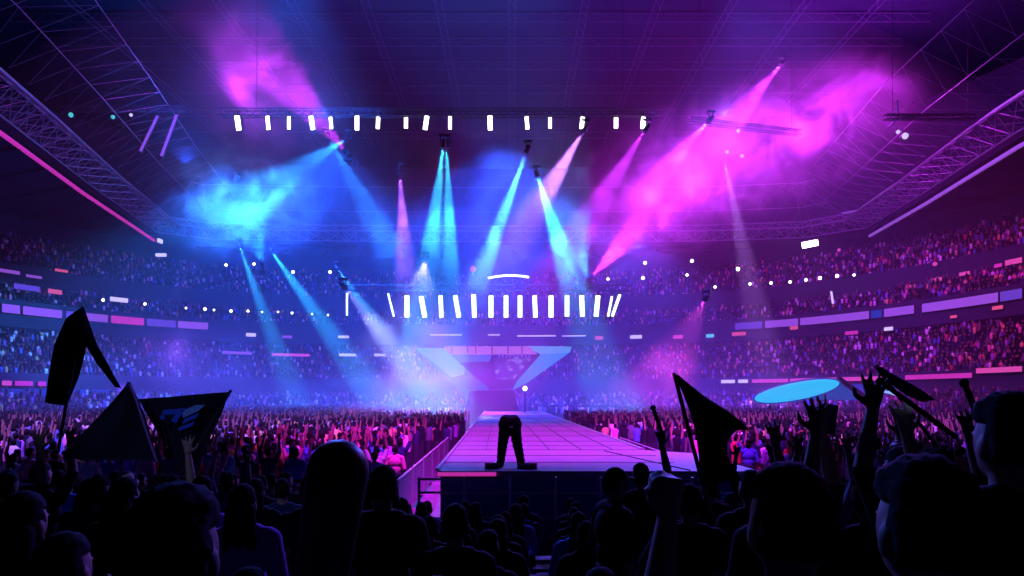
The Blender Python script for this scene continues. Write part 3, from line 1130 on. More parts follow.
SITL = Proto("sitter_long", dict(sit=True, hip=.57), hair='long')
SITUP = Proto("sitter_arm", dict(sit=True, hip=.57, L=dict(E=(-.27, .16, 1.58), W=(-.17, .24, 1.82), u=(.05, .1, 1), n=(0, 1, 0), curl=1.2, flip=True)))
CAPM = Proto("cap_wearer", {}, cap=True)
BIGHAIR = Proto("thick_hair", {}, hairlen=.034)

FLOORZ = lambda d: max(0.0, 1.25 - 0.11 * d)
# terrace of shallow steps under the near crowd, and its benches
ROWS = [1.3 + 0.92 * i for i in range(11)]
mb = MB()
for i, d in enumerate(ROWS):
    z = FLOORZ(d)
    wdt = 7 + d * 1.9
    mb.box((0, d + .0, z / 2 - .05), (wdt, .92, z + .1))
mb.box((0, -0.6, 0.65), (8, 2.86, 1.3))
struct(mb, "floor_terrace", NAVY, "shallow steps under the crowd nearest the camera")
BENCH = mat("bench_plank", (0.12, 0.12, 0.16), 0.45, spec=0.5)
for i, d in enumerate(ROWS):
    if d < 2.5:
        continue
    z = FLOORZ(d)
    wdt = 6 + d * 1.75
    bo = empty("bleacher_bench", (0, d - .22, z))
    m_ = MB()
    m_.box((0, d - .22, z + .43), (wdt, .26, .05), bev=.01)
    m_.build("plank", BENCH, bo)
    nl = int(wdt / 2.4) + 1
    for j in range(nl):
        m_ = MB()
        m_.box((-wdt / 2 + .3 + (wdt - .6) * j / max(nl - 1, 1), d - .22, z + .205), (.06, .2, .41))
        m_.build("leg", DARK, bo)
    tag(bo, f"long dark bleacher bench across the near terrace, {ORD[i]} step out from the camera", "bench", "bleacher benches on the terrace")

TAKEN = []


def at_px(proto, px, ytop, d, label, yaw=0.0, shirt="black", scale=None, z=None, headh=1.765, group=None):
    """A person whose head top shows at (PX, YTOP), D metres out, standing on the terrace."""
    x = (px - 512) / F * d
    ztop = EZ - (ytop - HY) / F * d
    z = FLOORZ(d) if z is None else z
    sc = scale or (ztop - z) / headh
    TAKEN.append((x, d))
    return proto.place(x, d, z, yaw, sc, shirt, label, group)


def zoff(ytop, d, h=1.765):
    return EZ - (ytop - HY) / F * d - h


# people singled out by the photograph, nearest first
at_px(BIGHAIR, 929, 464, 1.30, "dark-haired person with broad head close to the camera, right of the flag holder")
flag_holder = at_px(FIST, 792, 463, 1.42, "dark person close to the camera raising a left fist round a small flag", scale=1.0, z=zoff(463, 1.42))
at_px(BIGHAIR, 172, 492, 1.36, "large dark head close to the camera at lower left, under the pennants", scale=1.0, z=zoff(492, 1.36))
stick_holder = at_px(SITUP, 371, 690, 1.40, "seated person below the frame edge holding up the tall black inflatable stick", scale=.98, headh=1.355, yaw=0)
at_px(STAND, 383, 465, 3.9, "short-haired person standing just right of the black inflatable stick", yaw=.15)
at_px(CAPM, 613, 467, 5.2, "person in a cap turned to the right, in front of the runway", yaw=-1.2)
at_px(ARMUP, 641, 463, 6.7, "person beside the cap wearer lifting a thin stick in the right hand")
at_px(BIGHAIR, 1012, 397, 2.0, "tall person with bushy hair standing at the right edge", scale=1.02, z=zoff(397, 2.0, 1.80))
at_px(STANDL, 1024, 500, 2.25, "long-haired person with rim-lit hair in the lower right corner")
at_px(STAND, 984, 494, 3.1, "person with rim-lit hair behind the lower right corner head", yaw=.4)
at_px(CLAP, 60, 533, 2.0, "person in the lower left corner with both hands held together")
at_px(STANDL, 20, 492, 2.6, "long-haired person at the lower left edge of the crowd")
at_px(STAND, 455, 503, 3.8, "lower dark head right of the short-haired standing person", scale=.92, z=zoff(503, 3.8, 1.63))
pennant_holder = at_px(FISTR, 90, 478, 5.7, "person under the black pennant holding its pole in the right fist", yaw=.1)
print_holder = at_px(ARMUP, 158, 474, 5.9, "person below the blue-marked flag with right arm up its pole")
drape_holder = at_px(ARMUP, 40, 462, 6.6, "person at far left holding up the tall drooping flag")
phone_person = at_px(ARMUP, 784, 466, 3.3, "person right of centre lifting a phone in the right hand", scale=1.0, z=zoff(466, 3.3))
at_px(BOTHUP, 872, 470, 3.2, "person behind the broad head with both arms up and a glow stick", yaw=0, scale=1.0, z=zoff(470, 3.2))
at_px(ARMUPL, 935, 448, 3.0, "person with a bun and left arm up, near the tall bushy head", yaw=-.25, scale=1.02, z=zoff(448, 3.0, 1.80))
furl_holder = at_px(FISTR, 905, 446, 3.6, "person right of the broad head, holding the furled flag in the right fist", yaw=.15, scale=1.0, z=zoff(446, 3.6))
at_px(BOTHUP, 944, 462, 4.4, "person with both arms up and a short stick, near the right edge")
at_px(ARMUP, 752, 470, 4.6, "person behind the small flag with right arm raised", yaw=.1)
at_px(CLAP, 690, 484, 4.2, "person left of the small flag with hands clasped at chest height")

# rows of the near crowd
PROTS_STAND = [(STAND, "standing"), (STANDL, "long-haired standing"), (ARMUP, "right-arm-up"), (ARMUPL, "bun-haired left-arm-up"), (BOTHUP, "arms-raised"), (CLAP, "clapping")]
HAND_EMPTY = None
n_fore = len(TAKEN)
for i, d in enumerate(ROWS):
    if d < 2.9:
        continue
    half = min(0.75 * d + .3, 9.5)
    step = 0.74
    xs = []
    x = -half + random.uniform(0, .3)
    while x < half:
        xs.append(x + random.uniform(-.1, .1))
        x += step
    cnt = 0
    for x in xs:
        if any(math.hypot(x - tx, d - ty) < .62 for tx, ty in TAKEN[:n_fore]):
            continue
        px = 512 + x / d * F
        center = 395 < px < 690
        z = FLOORZ(d)
        if center or random.random() < .25:
            pr, w_ = random.choice([(SIT, "seated"), (SITL, "long-haired seated")])
            yy = d - .2
        else:
            ws = [3, 2, 1.6, 1.2, 1.2, 1.5] if px > 690 else [4, 3, .7, .4, .4, 2]
            pr, w_ = random.choices(PROTS_STAND, ws)[0]
            yy = d + .12
            if d < 4.2 and pr in (ARMUP, ARMUPL, BOTHUP) and px < 690:
                pr, w_ = PROTS_STAND[0]
        if cnt >= 18:
            break
        if d < 4.0 and 690 < px < 860:
            continue
        sh = random.choices(["black", "navy", "grey", "blue", "violet"], [6, 3, 1, 1, 1])[0]
        sc = random.uniform(.93, .99)
        pr.place(x, yy + random.uniform(-.04, .04), z, random.uniform(-.3, .3), sc, sh,
                 f"{w_} person, {sh} top, {ORD[cnt]} from the left in the {ORD[i]} terrace row", f"spectators on the {ORD[i]} terrace row")
        TAKEN.append((x, yy))
        cnt += 1

# first rows of the floor crowd either side of the runway
cnts = {}
FLOOR_ROWS = [16.0, 16.85, 17.7, 18.55, 19.4, 20.25]
for r, d in enumerate(FLOOR_ROWS):
    for side in (-1, 1):
        start = 2.9 + 1.3 if side < 0 else 5.4 + .3
        mid = 1.07
        for j in range(15):
            x = mid + side * (start + j * .62 + random.uniform(-.12, .12) + (r % 2) * .3)
            if abs(x) > .76 * d:
                continue
            pr, w_ = random.choices(PROTS_STAND, [3, 2, 1.5, 1.2, 2, 1.2])[0]
            sh = random.choices(list(SHIRTS), [2, 2, 2, 3, 3, 2, 2, 2, 1, 1])[0]
            pr.place(x, d + random.uniform(-.12, .12), 0, random.uniform(-.35, .35), random.uniform(.92, 1.02), sh,
                     f"{w_} person, {sh} top, {ORD[j]} one {'left' if side < 0 else 'right'} of the runway in {ORD[r]} floor row",
                     f"front floor crowd {'left' if side < 0 else 'right'} of the runway")

# the rest of the audience: one mass
crowd_cloth = bpy.data.materials.new("crowd_clothes")
crowd_cloth.use_nodes = True
nt = crowd_cloth.node_tree
b_ = nt.nodes["Principled BSDF"]
b_.inputs["Roughness"].default_value = 0.85
b_.inputs["Specular IOR Level"].default_value = 0.1
gi = nt.nodes.new("ShaderNodeNewGeometry")
cr = nt.nodes.new("ShaderNodeValToRGB")
cr.color_ramp.interpolation = 'CONSTANT'
els = [(0, (.010, .010, .018)), (.42, (.025, .03, .08)), (.60, (.14, .14, .18)), (.70, (.85, .80, .85)), (.78, (.80, .25, .42)), (.84, (.55, .06, .09)), (.88, (.10, .18, .55)),
       (.92, (.38, .16, .6)), (.96, (.75, .55, .2))]
while len(cr.color_ramp.elements) < len(els):
    cr.color_ramp.elements.new(0.5)
for e, (p_, c_) in zip(cr.color_ramp.elements, els):
    e.position = p_
    e.color = (*c_, 1)
nt.links.new(gi.outputs["Random Per Island"], cr.inputs["Fac"])
nt.links.new(cr.outputs["Color"], b_.inputs["Base Color"])


def crowd_template(kind):
    """A small person: tapered body, head, arms. Returns vertices, faces, material per face."""
    mb = MB()
    n = 6
    prof = [(.0, .15, .10), (.85, .17, .12), (1.15, .16, .11), (1.40, .21, .12), (1.50, .07, .07)] if kind != 'sit' else [(.42, .19, .24), (.62, .17, .13), (.95, .21, .12), (1.05, .07, .07)]
    vs = []
    for z, rx, ry in prof:
        for i in range(n):
            t = 2 * PI * (i + .5) / n
            vs.append((rx * math.cos(t), ry * math.sin(t), z))
    fs = [(k * n + i, k * n + (i + 1) % n, (k + 1) * n + (i + 1) % n, (k + 1) * n + i) for k in range(len(prof) - 1) for i in range(n)]
    mb.add(vs, fs[:n], 3)
    mb.f += [tuple(q) for q in fs[n:]]
    mb.m += [0] * len(fs[n:])
    zt = prof[-1][0]
    mb.ellipsoid((0, .01, zt + .11), (.085, .10, .125), seg=6, rings=4, mi=2 if kind in ('sit', 'face') else 1)
    sh = zt - .1
    if kind == 'up':
        for s in (-1, 1):
            mb.tube((s * .2, 0, sh), (s * .25, .08, sh + .5), .05, 4, .035, mi=2, cap=False)
    if kind == 'one':
        mb.tube((.2, 0, sh), (.24, .08, sh + .52), .05, 4, .035, mi=2, cap=False)
        mb.tube((-.21, 0, sh), (-.25, .05, sh - .5), .05, 4, .035, mi=2, cap=False)
    return np.array(mb.v), mb.f, np.array(mb.m)


TPL = {k_: crowd_template(k_) for k_ in ('down', 'up', 'one', 'sit', 'face')}
spots = {k_: [] for k_ in TPL}
# floor
d = 21.1
while d < 104:
    st_ = 0.62 if d < 45 else .75
    x = -60.0
    while x < 48:
        xx = x + random.uniform(-.2, .2)
        dd = d + random.uniform(-.25, .25)
        x += st_
        if abs(xx) > .80 * dd:
            continue
        u = xx - (1.07 + (dd - 14.2) * (-14.0 / F))
        if -3.5 < u < 3.7 or (dd < 32 and -4.6 < u < 5.4):
            continue
        if dd > 60 and -12 < u < 12 and dd < 80:
            continue
        if abs((xx - XC) / (AX - 10.5)) ** EXPN + abs((dd - YC) / (BY - 10.5)) ** EXPN > 1:
            continue
        if random.random() < .08:
            continue
        spots[random.choices(['down', 'up', 'one'], [7, 1, 1])[0]].append((xx, dd, 0.0))
    d += .85 if d < 45 else 1.15
# stands
for T_ in (BLE, LOW, MID, UPP):
    for r in range(T_['rows']):
        o_ = T_['o0'] + T_['dep'] * (r + .45)
        z_ = T_['z0'] + T_['rise'] * r
        R_ = [p for p in ring(o_, 500) if p.y > 25]
        L_ = 0
        nxt = 0.0
        for a, b in zip(R_, R_[1:]):
            seg = (b - a).length
            while nxt < L_ + seg:
                p = a.lerp(b, (nxt - L_) / seg)
                nxt += .58 + random.uniform(-.05, .05)
                if abs(p.x) < .82 * p.y and random.random() < .86:
                    spots[random.choices(['sit', 'face', 'up', 'one'], [6, 4, .5, .6])[0]].append((p.x, p.y, z_))
            L_ += seg
VS, FS, MS, base = [], [], [], 0
for k_, pts in spots.items():
    v, f, m = TPL[k_]
    pts = np.array(pts)
    n = len(pts)
    yaw = np.arctan2(-(0 - pts[:, 0]), (55 - pts[:, 1])) * np.where(pts[:, 2] > 0, 1, .3) + RNG.uniform(-.4, .4, n)
    sc = RNG.uniform(.92, 1.05, n)
    c, s = np.cos(yaw) * sc, np.sin(yaw) * sc
    X = v[None, :, 0] * c[:, None] - v[None, :, 1] * s[:, None] + pts[:, 0:1]
    Y = v[None, :, 0] * s[:, None] + v[None, :, 1] * c[:, None] + pts[:, 1:2]
    Z = v[None, :, 2] * sc[:, None] + pts[:, 2:3]
    VS.append(np.stack([X, Y, Z], -1).reshape(-1, 3))
    lens = np.array([len(q) for q in f])
    flat = np.concatenate([np.array(q) for q in f])
    idx = (flat[None, :] + (np.arange(n) * len(v))[:, None] + base).reshape(-1)
    FS.append((idx, np.tile(lens, n)))
    MS.append(np.tile(m, n))
    base += n * len(v)
V_ = np.concatenate(VS).astype(np.float32)
I_ = np.concatenate([q[0] for q in FS]).astype(np.int32)
Ln = np.concatenate([q[1] for q in FS]).astype(np.int32)
me = bpy.data.meshes.new("crowd")
me.vertices.add(len(V_))
me.vertices.foreach_set("co", V_.reshape(-1))
me.loops.add(len(I_))
me.loops.foreach_set("vertex_index", I_)
me.polygons.add(len(Ln))
me.polygons.foreach_set("loop_start", np.concatenate([[0], np.cumsum(Ln)[:-1]]).astype(np.int32))
me.polygons.foreach_set("loop_total", Ln)
for m_ in (crowd_cloth, HAIR, SKIN, TROUS):
    me.materials.append(m_)
me.polygons.foreach_set("material_index", np.concatenate(MS).astype(np.int32))
me.update(calc_edges=True)
o = bpy.data.objects.new("crowd", me)
COL.objects.link(o)
tag(o, "distant audience filling the floor and the stands all round", "crowd", None, "stuff")
print("crowd people", sum(len(p) for p in spots.values()))

# ------------------------------------------------------------------ the performer: bowing away from the camera
def performer():
    s = 1.0
    out = [("ell", (0, 0, .92), (.205, .16, .14), 'pants'), ("ell", (0, 0, .84), (.20, .15, .17), 'pants'), ("cap", (-.12, .02, .98), (.12, .02, .98), .085, .085, 'pants'), ("cap", (-.08, .10, .97), (-.08, .36, .95), .13, .14, 'shirt'), ("cap", (.08, .10, .97), (.08, .36, .95), .13, .14, 'shirt'), ("cap", (-.05, .36, .93), (.05, .36, .93), .16, .16, 'shirt'),
           ("cap", (-.16, .46, .91), (.16, .46, .91), .07, .07, 'shirt'), ("cap", (0, .48, .90), (0, .60, .84), .055, .052, 'skin'),
           ("ell", (0, .68, .79), (.077, .11, .10), 'head'), ("ell", (0, .70, .73), (.05, .05, .055), 'head')]
    for sg in (-1, 1):
        ax = .20 if sg < 0 else .235
        out += [("cap", (sg * .10, 0, .88), (sg * .155, .03, .49), .112, .088, 'pants'), ("cap", (sg * .155, .03, .49), (sg * ax, -.03, .10), .088, .066, 'pants'),
                ("cap", (sg * ax, -.05, .05), (sg * (ax + .13), .12, .045), .055, .045, 'shoe')]
        out += arm_prims((sg * .19, .45, .90), (sg * .17, .28, .72), (sg * .05, .20, .80), (-sg, .0, .1), (0, -1, .2), sg, .4, 2)
    return out


class Perf(Proto):
    pass


prims = performer()
me = body_mesh(prims, .011, "performer")
n = len(me.polygons)
X = np.empty(n * 3)
me.polygons.foreach_get("center", X)
X = X.reshape(-1, 3)
kk = dist_prims(prims, X).argmin(axis=0)
tg = np.array([p[-1] for p in prims])[kk]
me.materials.clear()
me.materials.append(SKIN)
me.polygons.foreach_set("use_smooth", np.ones(n, dtype=bool))
perf = bpy.data.objects.new("person", me)
COL.objects.link(perf)
perf.location = (P(510, 470, 14.75).x, 14.75, SZ)
perf.scale = (1.02,) * 3


def fold(co):
    return .018 + .010 * np.sin(co[:, 2] * 55 + co[:, 0] * 30) * np.sin(co[:, 1] * 40)


hz = X[:, 2]
for nm, sel, off, M in (("trousers", tg == 'pants', fold, BLACKCLOTH), ("jacket", tg == 'shirt', .015, BLACKCLOTH), ("shoe", (tg == 'shoe') & (X[:, 0] < 0), .012, SHOE), ("shoe", (tg == 'shoe') & (X[:, 0] > 0), .012, SHOE),
                        ("hair", (tg == 'head') & (X[:, 1] > .66), .018, HAIR)):
    c = bpy.data.objects.new(nm, submesh(me, sel, off, "performer_" + nm, M))
    c.parent = perf
    COL.objects.link(c)
m_ = MB()
m_.box((0.03, -.165, .86), (.07, .02, .03), bev=.006)
bk = m_.build("belt_highlight", mat("pale_highlight", (.7, .7, .75), .4), perf)  # belt highlight put in as a small pale box
tag(perf, "performer in black trousers bowing away at the front of the runway stage", "person")
# two dark wedge monitors at the performer's feet
for i, (px, w_) in enumerate(((492, .30), (527, .42))):
    m_ = MB()
    q = P(px, 470, 14.5)
    x0 = q.x
    m_.prism([(x0 - w_ / 2, 14.38, SZ + .004), (x0 - w_ / 2, 14.60, SZ + .004), (x0 - w_ / 2, 14.60, SZ + .10), (x0 - w_ / 2, 14.46, SZ + .12)], (w_, 0, 0))
    m_.box((x0, 14.37, SZ + .05), (w_ * .8, .015, .06))
    tag(m_.build("floor_monitor", mat("dark_monitor", (.05, .05, .08), .5)), f"low dark floor monitor on the stage by the performer's {'left' if i == 0 else 'right'} foot", "monitor")

# ------------------------------------------------------------------ flags
def cloth(left, right, d, wave, n_s=22, thick=.006, waves=2.0, dd=0.0):
    """A cloth between two edges drawn as pixel polylines at distance D, billowing WAVE metres in depth."""
    def samp(L, t):
        k = t * (len(L) - 1)
        i = min(int(k), len(L) - 2)
        f = k - i
        return (L[i][0] * (1 - f) + L[i + 1][0] * f, L[i][1] * (1 - f) + L[i + 1][1] * f)
    nt_ = 26
    mb = MB()
    fr, bk = [], []
    for j in range(nt_ + 1):
        a, b = samp(left, j / nt_), samp(right, j / nt_)
        for i in range(n_s + 1):
            s = i / n_s
            q = P(a[0] + (b[0] - a[0]) * s, a[1] + (b[1] - a[1]) * s, d)
            y = wave * math.sin(s * PI * waves + j * .12) * min(1, s * 3) + dd * s
            fr.append(q + Vector((0, y, 0)))
            bk.append(q + Vector((0, y + thick, 0)))
    W_ = n_s + 1
    K = len(fr)
    fs = []
    for j in range(nt_):
        for i in range(n_s):
            a = j * W_ + i
            fs.append((a, a + 1, a + 1 + W_, a + W_))
            fs.append((K + a, K + a + W_, K + a + 1 + W_, K + a + 1))
    for j in range(nt_):
        for a in (j * W_, j * W_ + n_s):
            fs.append((a, a + W_, K + a + W_, K + a))
    for i in range(n_s):
        for a in (i, nt_ * W_ + i):
            fs.append((a, K + a, K + a + 1, a + 1))
    mb.add(fr + bk, fs)
    return mb


def pole(a, b, r, parent):
    m = MB()
    m.tube(a, b, r, 8)
    return m.build("pole", DARK, parent)


# tall drooping flag
DF = 6.9
f = empty("flag", P(84, 308, DF))
cloth([(80, 308), (66, 318), (54, 345), (49, 372), (45, 402)], [(84, 309), (84, 330), (82, 352), (76, 378), (66, 407)], DF, .05).build("cloth", FLAGM, f, True)
cloth([(80, 309), (83, 324), (86, 346), (97, 364), (114, 386)], [(84, 308), (89, 326), (95, 344), (107, 365), (121, 389)], DF + .08, .03, 8).build("tail", FLAGM, f, True)
pole(P(83, 307, DF + .05), P(58, 452, 6.72), .016, f)
tag(f, "tall drooping black flag on a pole at the far left, folded in two lobes", "flag")
# pennant
DF = 5.9
f = empty("flag", P(128, 384, DF))
cloth([(127, 384), (112, 402), (95, 420), (78, 438), (62, 458)], [(130, 384), (137, 402), (144, 424), (150, 442), (157, 462)], DF, .05).build("cloth", FLAGM, f, True)
m_ = MB()
m_.path([P(x, y, DF - .06) for x, y in ((130, 384), (137, 402), (144, 424), (150, 442), (157, 462))], .010, 6)
m_.build("hem", mat("violet_hem", (.35, .15, .5), .6), f)
pole(P(129, 382, DF + .08), P(118, 500, DF + .08), .016, f)
tag(f, "black triangular pennant with violet hem beside the blue-marked flag", "flag")
# blue marked flag
DF = 6.2
f = empty("flag", P(229, 392, DF))
cloth([(138, 399), (150, 420), (163, 440), (175, 458), (180, 474)], [(229, 392), (221, 410), (210, 432), (202, 452), (196, 478)], DF, .06).build("cloth", FLAGM, f, True)
PRB = mat("blue_print", (.04, .10, .62), .7, emit=(0.0, 0.0, 0.0), strength=0)
PRP = mat("pale_blue_print", (.20, .35, .70), .7)
for poly, M in (([(163, 410), (186, 408), (182, 414), (176, 423), (171, 421), (175, 414), (162, 415)], PRB), ([(160, 416), (164, 415), (165, 419), (161, 420)], PRB), ([(182, 411), (196, 405), (205, 405), (198, 411), (183, 418)], PRP),
                ([(184, 419), (199, 413), (196, 418), (182, 424)], PRB), ([(178, 428), (195, 421), (192, 426), (179, 431)], PRB)):
    m_ = MB()
    m_.prism([P(x, y, DF - .085) for x, y in poly], (0, .01, 0))
    m_.build("print", M, f)
pole(P(231, 390, DF + .1), P(182, 472, 6.02), .014, f)
tag(f, "black flag with blue printed strokes waved at the left", "flag")
# small flag in the near fist
DF = 1.60
f = empty("flag", P(675, 374, DF))
cloth([(674, 374), (683, 393), (690, 412), (695, 428), (697, 440), (699, 455), (700, 468), (703, 484)],
      [(678, 375), (705, 396), (735, 415), (752, 430), (739, 430), (729, 440), (728, 456), (742, 480)], DF, .012, thick=.003).build("cloth", FLAGM, f, True)
pole(P(674, 373, DF + .02), P(712, 520, DF + .02), .005, f)
tag(f, "small dark flag on a stick held in the near raised fist", "flag")
# furled flag at right
DF = 3.75
f = empty("flag", P(877, 367, DF))
cloth([(876, 366), (886, 378), (896, 388), (908, 396), (922, 402)], [(880, 367), (898, 376), (914, 384), (928, 393), (936, 400)], DF, .02, thick=.004).build("cloth", mat("dark_violet_cloth", (.06, .03, .08), .8), f, True)
pole(P(875, 365, DF + .04), P(941, 452, 3.84), .010, f)
tag(f, "dark furled flag slanting over the arms at the right", "flag")
# black inflatable stick
f = empty("inflatable_stick", P(322, 560, 1.62))
m_ = MB()
a, b = P(338, 470, 1.62), P(318, 600, 1.62)
m_.capsule(a, b, .073, .062, 20)
m_.build("tube", mat("black_foil", (.012, .012, .016), .45, spec=.3), f, True)
m_ = MB()
m_.capsule(b, P(316, 640, 1.62), .03, .02, 10)
m_.build("handle", DARK, f, True)
tag(f, "tall black inflatable cheering stick with rounded top held up at left of centre", "cheering stick")
# phone in a raised hand
m_ = MB()
m_.box(P(829, 419, 3.40), (.078, .012, .15), Matrix.Rotation(.12, 3, 'Y'), bev=.005)
o = m_.build("phone", DARK)
m_ = MB()
m_.box(P(829, 419, 3.392), (.07, .004, .14), Matrix.Rotation(.12, 3, 'Y'))
m_.build("screen", mat("dim_phone_screen", (.05, .05, .08), .2), o)
tag(o, "dark phone held up by a raised hand right of the small flag", "phone")
# raised poles in the right crowd
for i, (a, b, d) in enumerate([((653, 408), (664, 438), 6.8), ((964, 383), (979, 419), 4.5), ((880, 381), (956, 437), 3.12)]):
    m_ = MB()
    m_.tube(P(*a, d), P(*b, d), .02 if i < 2 else .012, 8)
    m_.ellipsoid(P(*a, d), (.03,) * 3 if i < 2 else (.018,) * 3)
    tag(m_.build("cheering_stick", BLACKCLOTH, None, True), ["thin dark stick held up just left of the small flag", "short dark stick held up near the right edge", "long dark stick slanting below the furled flag"][i], "cheering stick")

# ------------------------------------------------------------------ lights
LIGHT_GAIN = 0.018


def fixture(p, dirv, name_label, group):
    """A moving head: base on the truss side, yoke arms, tapered head with a lens ring."""
    p = Vector(p)
    u = Vector(dirv).normalized()
    root = empty("moving_head", p)
    m_ = MB()
    m_.tube(p - u * .75, p - u * .12, .20, 12, .24)
    m_.tube(p - u * .14, p - u * .06, .27, 12)
    m_.build("head", DARK, root)
    sd = u.cross(Vector((0, 0, 1)))
    sd = sd.normalized() if sd.length > .05 else Vector((1, 0, 0))
    up_ = -1 if u.z > 0.2 else 1
    for s in (-1, 1):
        m_ = MB()
        m_.box(p - u * .45 + sd * s * .30 + Vector((0, 0, .25 * up_)), (.09, .14, .6))
        m_.build("yoke_arm", DARK, root)
    m_ = MB()
    m_.box(p - u * .45 + Vector((0, 0, .62 * up_)), (.75, .45, .2), bev=.03)
    m_.build("base", DARK, root)
    tag(root, name_label, "stage light", group)


NSPOT = 0


def spot(a, b, ang, color, power, blend=0.7, radius=0.12, head=True, label=None, world=False):
    global NSPOT
    A = Vector(a) if world else P(*a)
    B = Vector(b) if world else P(*b)
    l = bpy.data.lights.new("beam", 'SPOT')
    l.energy = power * LIGHT_GAIN
    l.color = color
    l.spot_size = math.radians(ang)
    l.spot_blend = blend
    l.shadow_soft_size = radius
    o = bpy.data.objects.new("beam_light", l)
    COL.objects.link(o)
    o.location = A
    o.rotation_euler = (B - A).to_track_quat('-Z', 'Y').to_euler()
    if head:
        fixture(A - (B - A).normalized() * .02, B - A, label or "moving head", "moving head stage lights")
    NSPOT += 1
    return o


def point(a, color, power, radius=1.0):  # bare fill light added inside the smoke, no fixture there
    l = bpy.data.lights.new("glow", 'POINT')
    l.energy = power * LIGHT_GAIN
    l.color = color
    l.shadow_soft_size = radius
    o = bpy.data.objects.new("added_smoke_fill", l)
    COL.objects.link(o)
    o.location = P(*a)
    return o


CY, BL, DB, MG, PK, VI, WH = (.02, .40, 1), (.02, .14, 1), (.01, .06, 1), (.72, .03, 1), (1, .07, .85), (.32, .08, 1), (.62, .50, 1)
K = 1e5
BG = 10 * K      # narrow beams
spot((443, 149, 58), (428, 270, 60), 15, CY, 64 * BG, label="moving head under the upper truss throwing a cyan beam straight down, left of two")
spot((447, 149, 59), (450, 270, 60), 12, CY, 64 * BG, label="moving head under the upper truss throwing a cyan beam straight down, right of two")
spot((526, 154, 60), (488, 255, 62), 12, BL, 120 * BG, label="moving head throwing a narrow deep blue beam near the middle")
spot((538, 178, 66), (575, 290, 66), 18, CY, 44 * BG, label="moving head throwing a cyan beam to the right of the middle")
spot((583, 132, 60), (520, 235, 58), 19, (.50, .18, 1), 36 * BG, label="moving head under the upper truss throwing a pale violet beam")
spot((644, 132, 60), (560, 265, 60), 20, (.62, .03, 1), 22 * BG, label="moving head under the right truss end throwing a magenta beam")
spot((708, 122, 64), (585, 260, 60), 20, (.62, .03, 1), 22 * BG, label="moving head on the right truss throwing a wide magenta beam")
spot((780, 66, 70), (590, 285, 61), 20, (.60, .03, 1), 12 * BG, label="moving head high at right throwing the widest pink beam")
spot((725, 163, 80), (745, 258, 82), 13, (.55, .22, 1), 34 * BG, label="moving head throwing a white violet beam over the right stand")
spot((272, 252, 80), (315, 312, 78), 13, CY, 90 * BG, label="moving head at the left throwing a short cyan beam")
spot((338, 270, 80), (360, 300, 78), 12, CY, 60 * BG, label="moving head left of the white tubes with a cyan beam")
spot((240, 248, 84), (250, 275, 84), 13, CY, 60 * BG, label="small moving head at far left of the ring truss")
spot((235, 182, 80), (205, 238, 82), 3, VI, 40 * BG, label="moving head throwing a thin violet beam at the left")
spot((345, 288, 62), (455, 420, 48), 15, (.36, .36, 1), 12 * BG, label="moving head left of the tubes throwing a broad white beam at the floor")
spot((592, 276, 70), (770, 90, 72), 30, MG, 10 * BG, label="moving head right of the white tubes aimed up at the magenta smoke")
spot((588, 278, 69), (560, 200, 69), 50, (.03, .32, 1), 3 * BG, label="moving head right of the white tubes aimed up in cyan")
spot((262, 262, 74), (225, 150, 72), 70, (.02, .28, 1), 1.2 * BG, label="moving head at the left aimed up into the cyan smoke")
spot((345, 150, 62), (250, 40, 64), 30, MG, 9 * BG, label="moving head under the upper truss aimed up at the left magenta smoke")
spot((400, 175, 66), (405, 262, 66), 16, VI, 16 * BG, label="moving head throwing a violet haze beam left of the cyan pair")
spot((425, 262, 68), (415, 330, 60), 40, WH, 2 * BG, label="moving head above the left white tubes washing pale light down")
spot((705, 300, 66), (650, 405, 52), 24, PK, 4 * BG, label="moving head low at right washing pink over the floor")
point((860, 90, 73), MG, 2.5 * K, .8)
point((740, 150, 74), MG, 3 * K, .8)
point((650, 200, 68), (.6, .03, 1), 2 * K, .8)
point((897, 62, 73), MG, 3.5 * K, .8)
point((800, 130, 75), MG, 4 * K, .8)
point((690, 190, 73), MG, 5 * K, .8)
point((240, 88, 64), MG, 2 * K, .8)
spot((185, 165, 68), (175, -300, 68), 120, (.01, .08, 1), 6 * K, head=False)  # unseen upward fill added to turn the left haze blue
spot((500, 190, 76), (500, -300, 76), 120, (.06, .05, 1), 10 * K, head=False)
point((175, 352, 60), VI, .5 * K, .8)
spot((345, 140, 66), (190, 240, 74), 26, (.02, .30, 1), 16 * BG, label="moving head left of the upper truss middle throwing cyan across the left smoke")
spot((330, 140, 64), (390, 250, 70), 22, (.02, .26, 1), 14 * BG, label="moving head throwing a soft cyan beam left of the cyan pair")
point((225, 185, 76), (.02, .28, 1), 1.5 * K, .8)
# washes from high rigs over the near floor
spot((-14, 12, 30), (-19, 33, 0), 50, (.32, .12, 1), 90 * K, head=False, world=True)
spot((14, 12, 30), (18, 33, 0), 50, (.46, .07, 1), 80 * K, head=False, world=True)
spot((0, 9, 30), (0.6, 25, 1), 37, (.70, .02, .95), 95 * K, head=False, world=True)
spot((30, 20, 30), (62, 78, 10), 40, (1, .06, .40), 26 * K, head=False, world=True)
spot((-30, 20, 30), (-66, 84, 10), 40, (.16, .08, 1), 20 * K, head=False, world=True)
spot((-14, 40, 32), (-36, 108, 8), 60, (.02, .12, 1), 60 * K, head=False, world=True)
spot((16, 40, 32), (36, 108, 8), 60, (.08, .07, 1), 40 * K, head=False, world=True)
spot((-5, -4, 11), P(192, 412, 6.2), 10, (.25, .35, 1), .7 * K, head=False, world=True)  # added spot behind the camera, brightens the flag print; no lamp known there
spot((-16, 58, 27), (-6, 6, 1), 34, (.05, .12, 1), 45 * K, head=False, world=True)
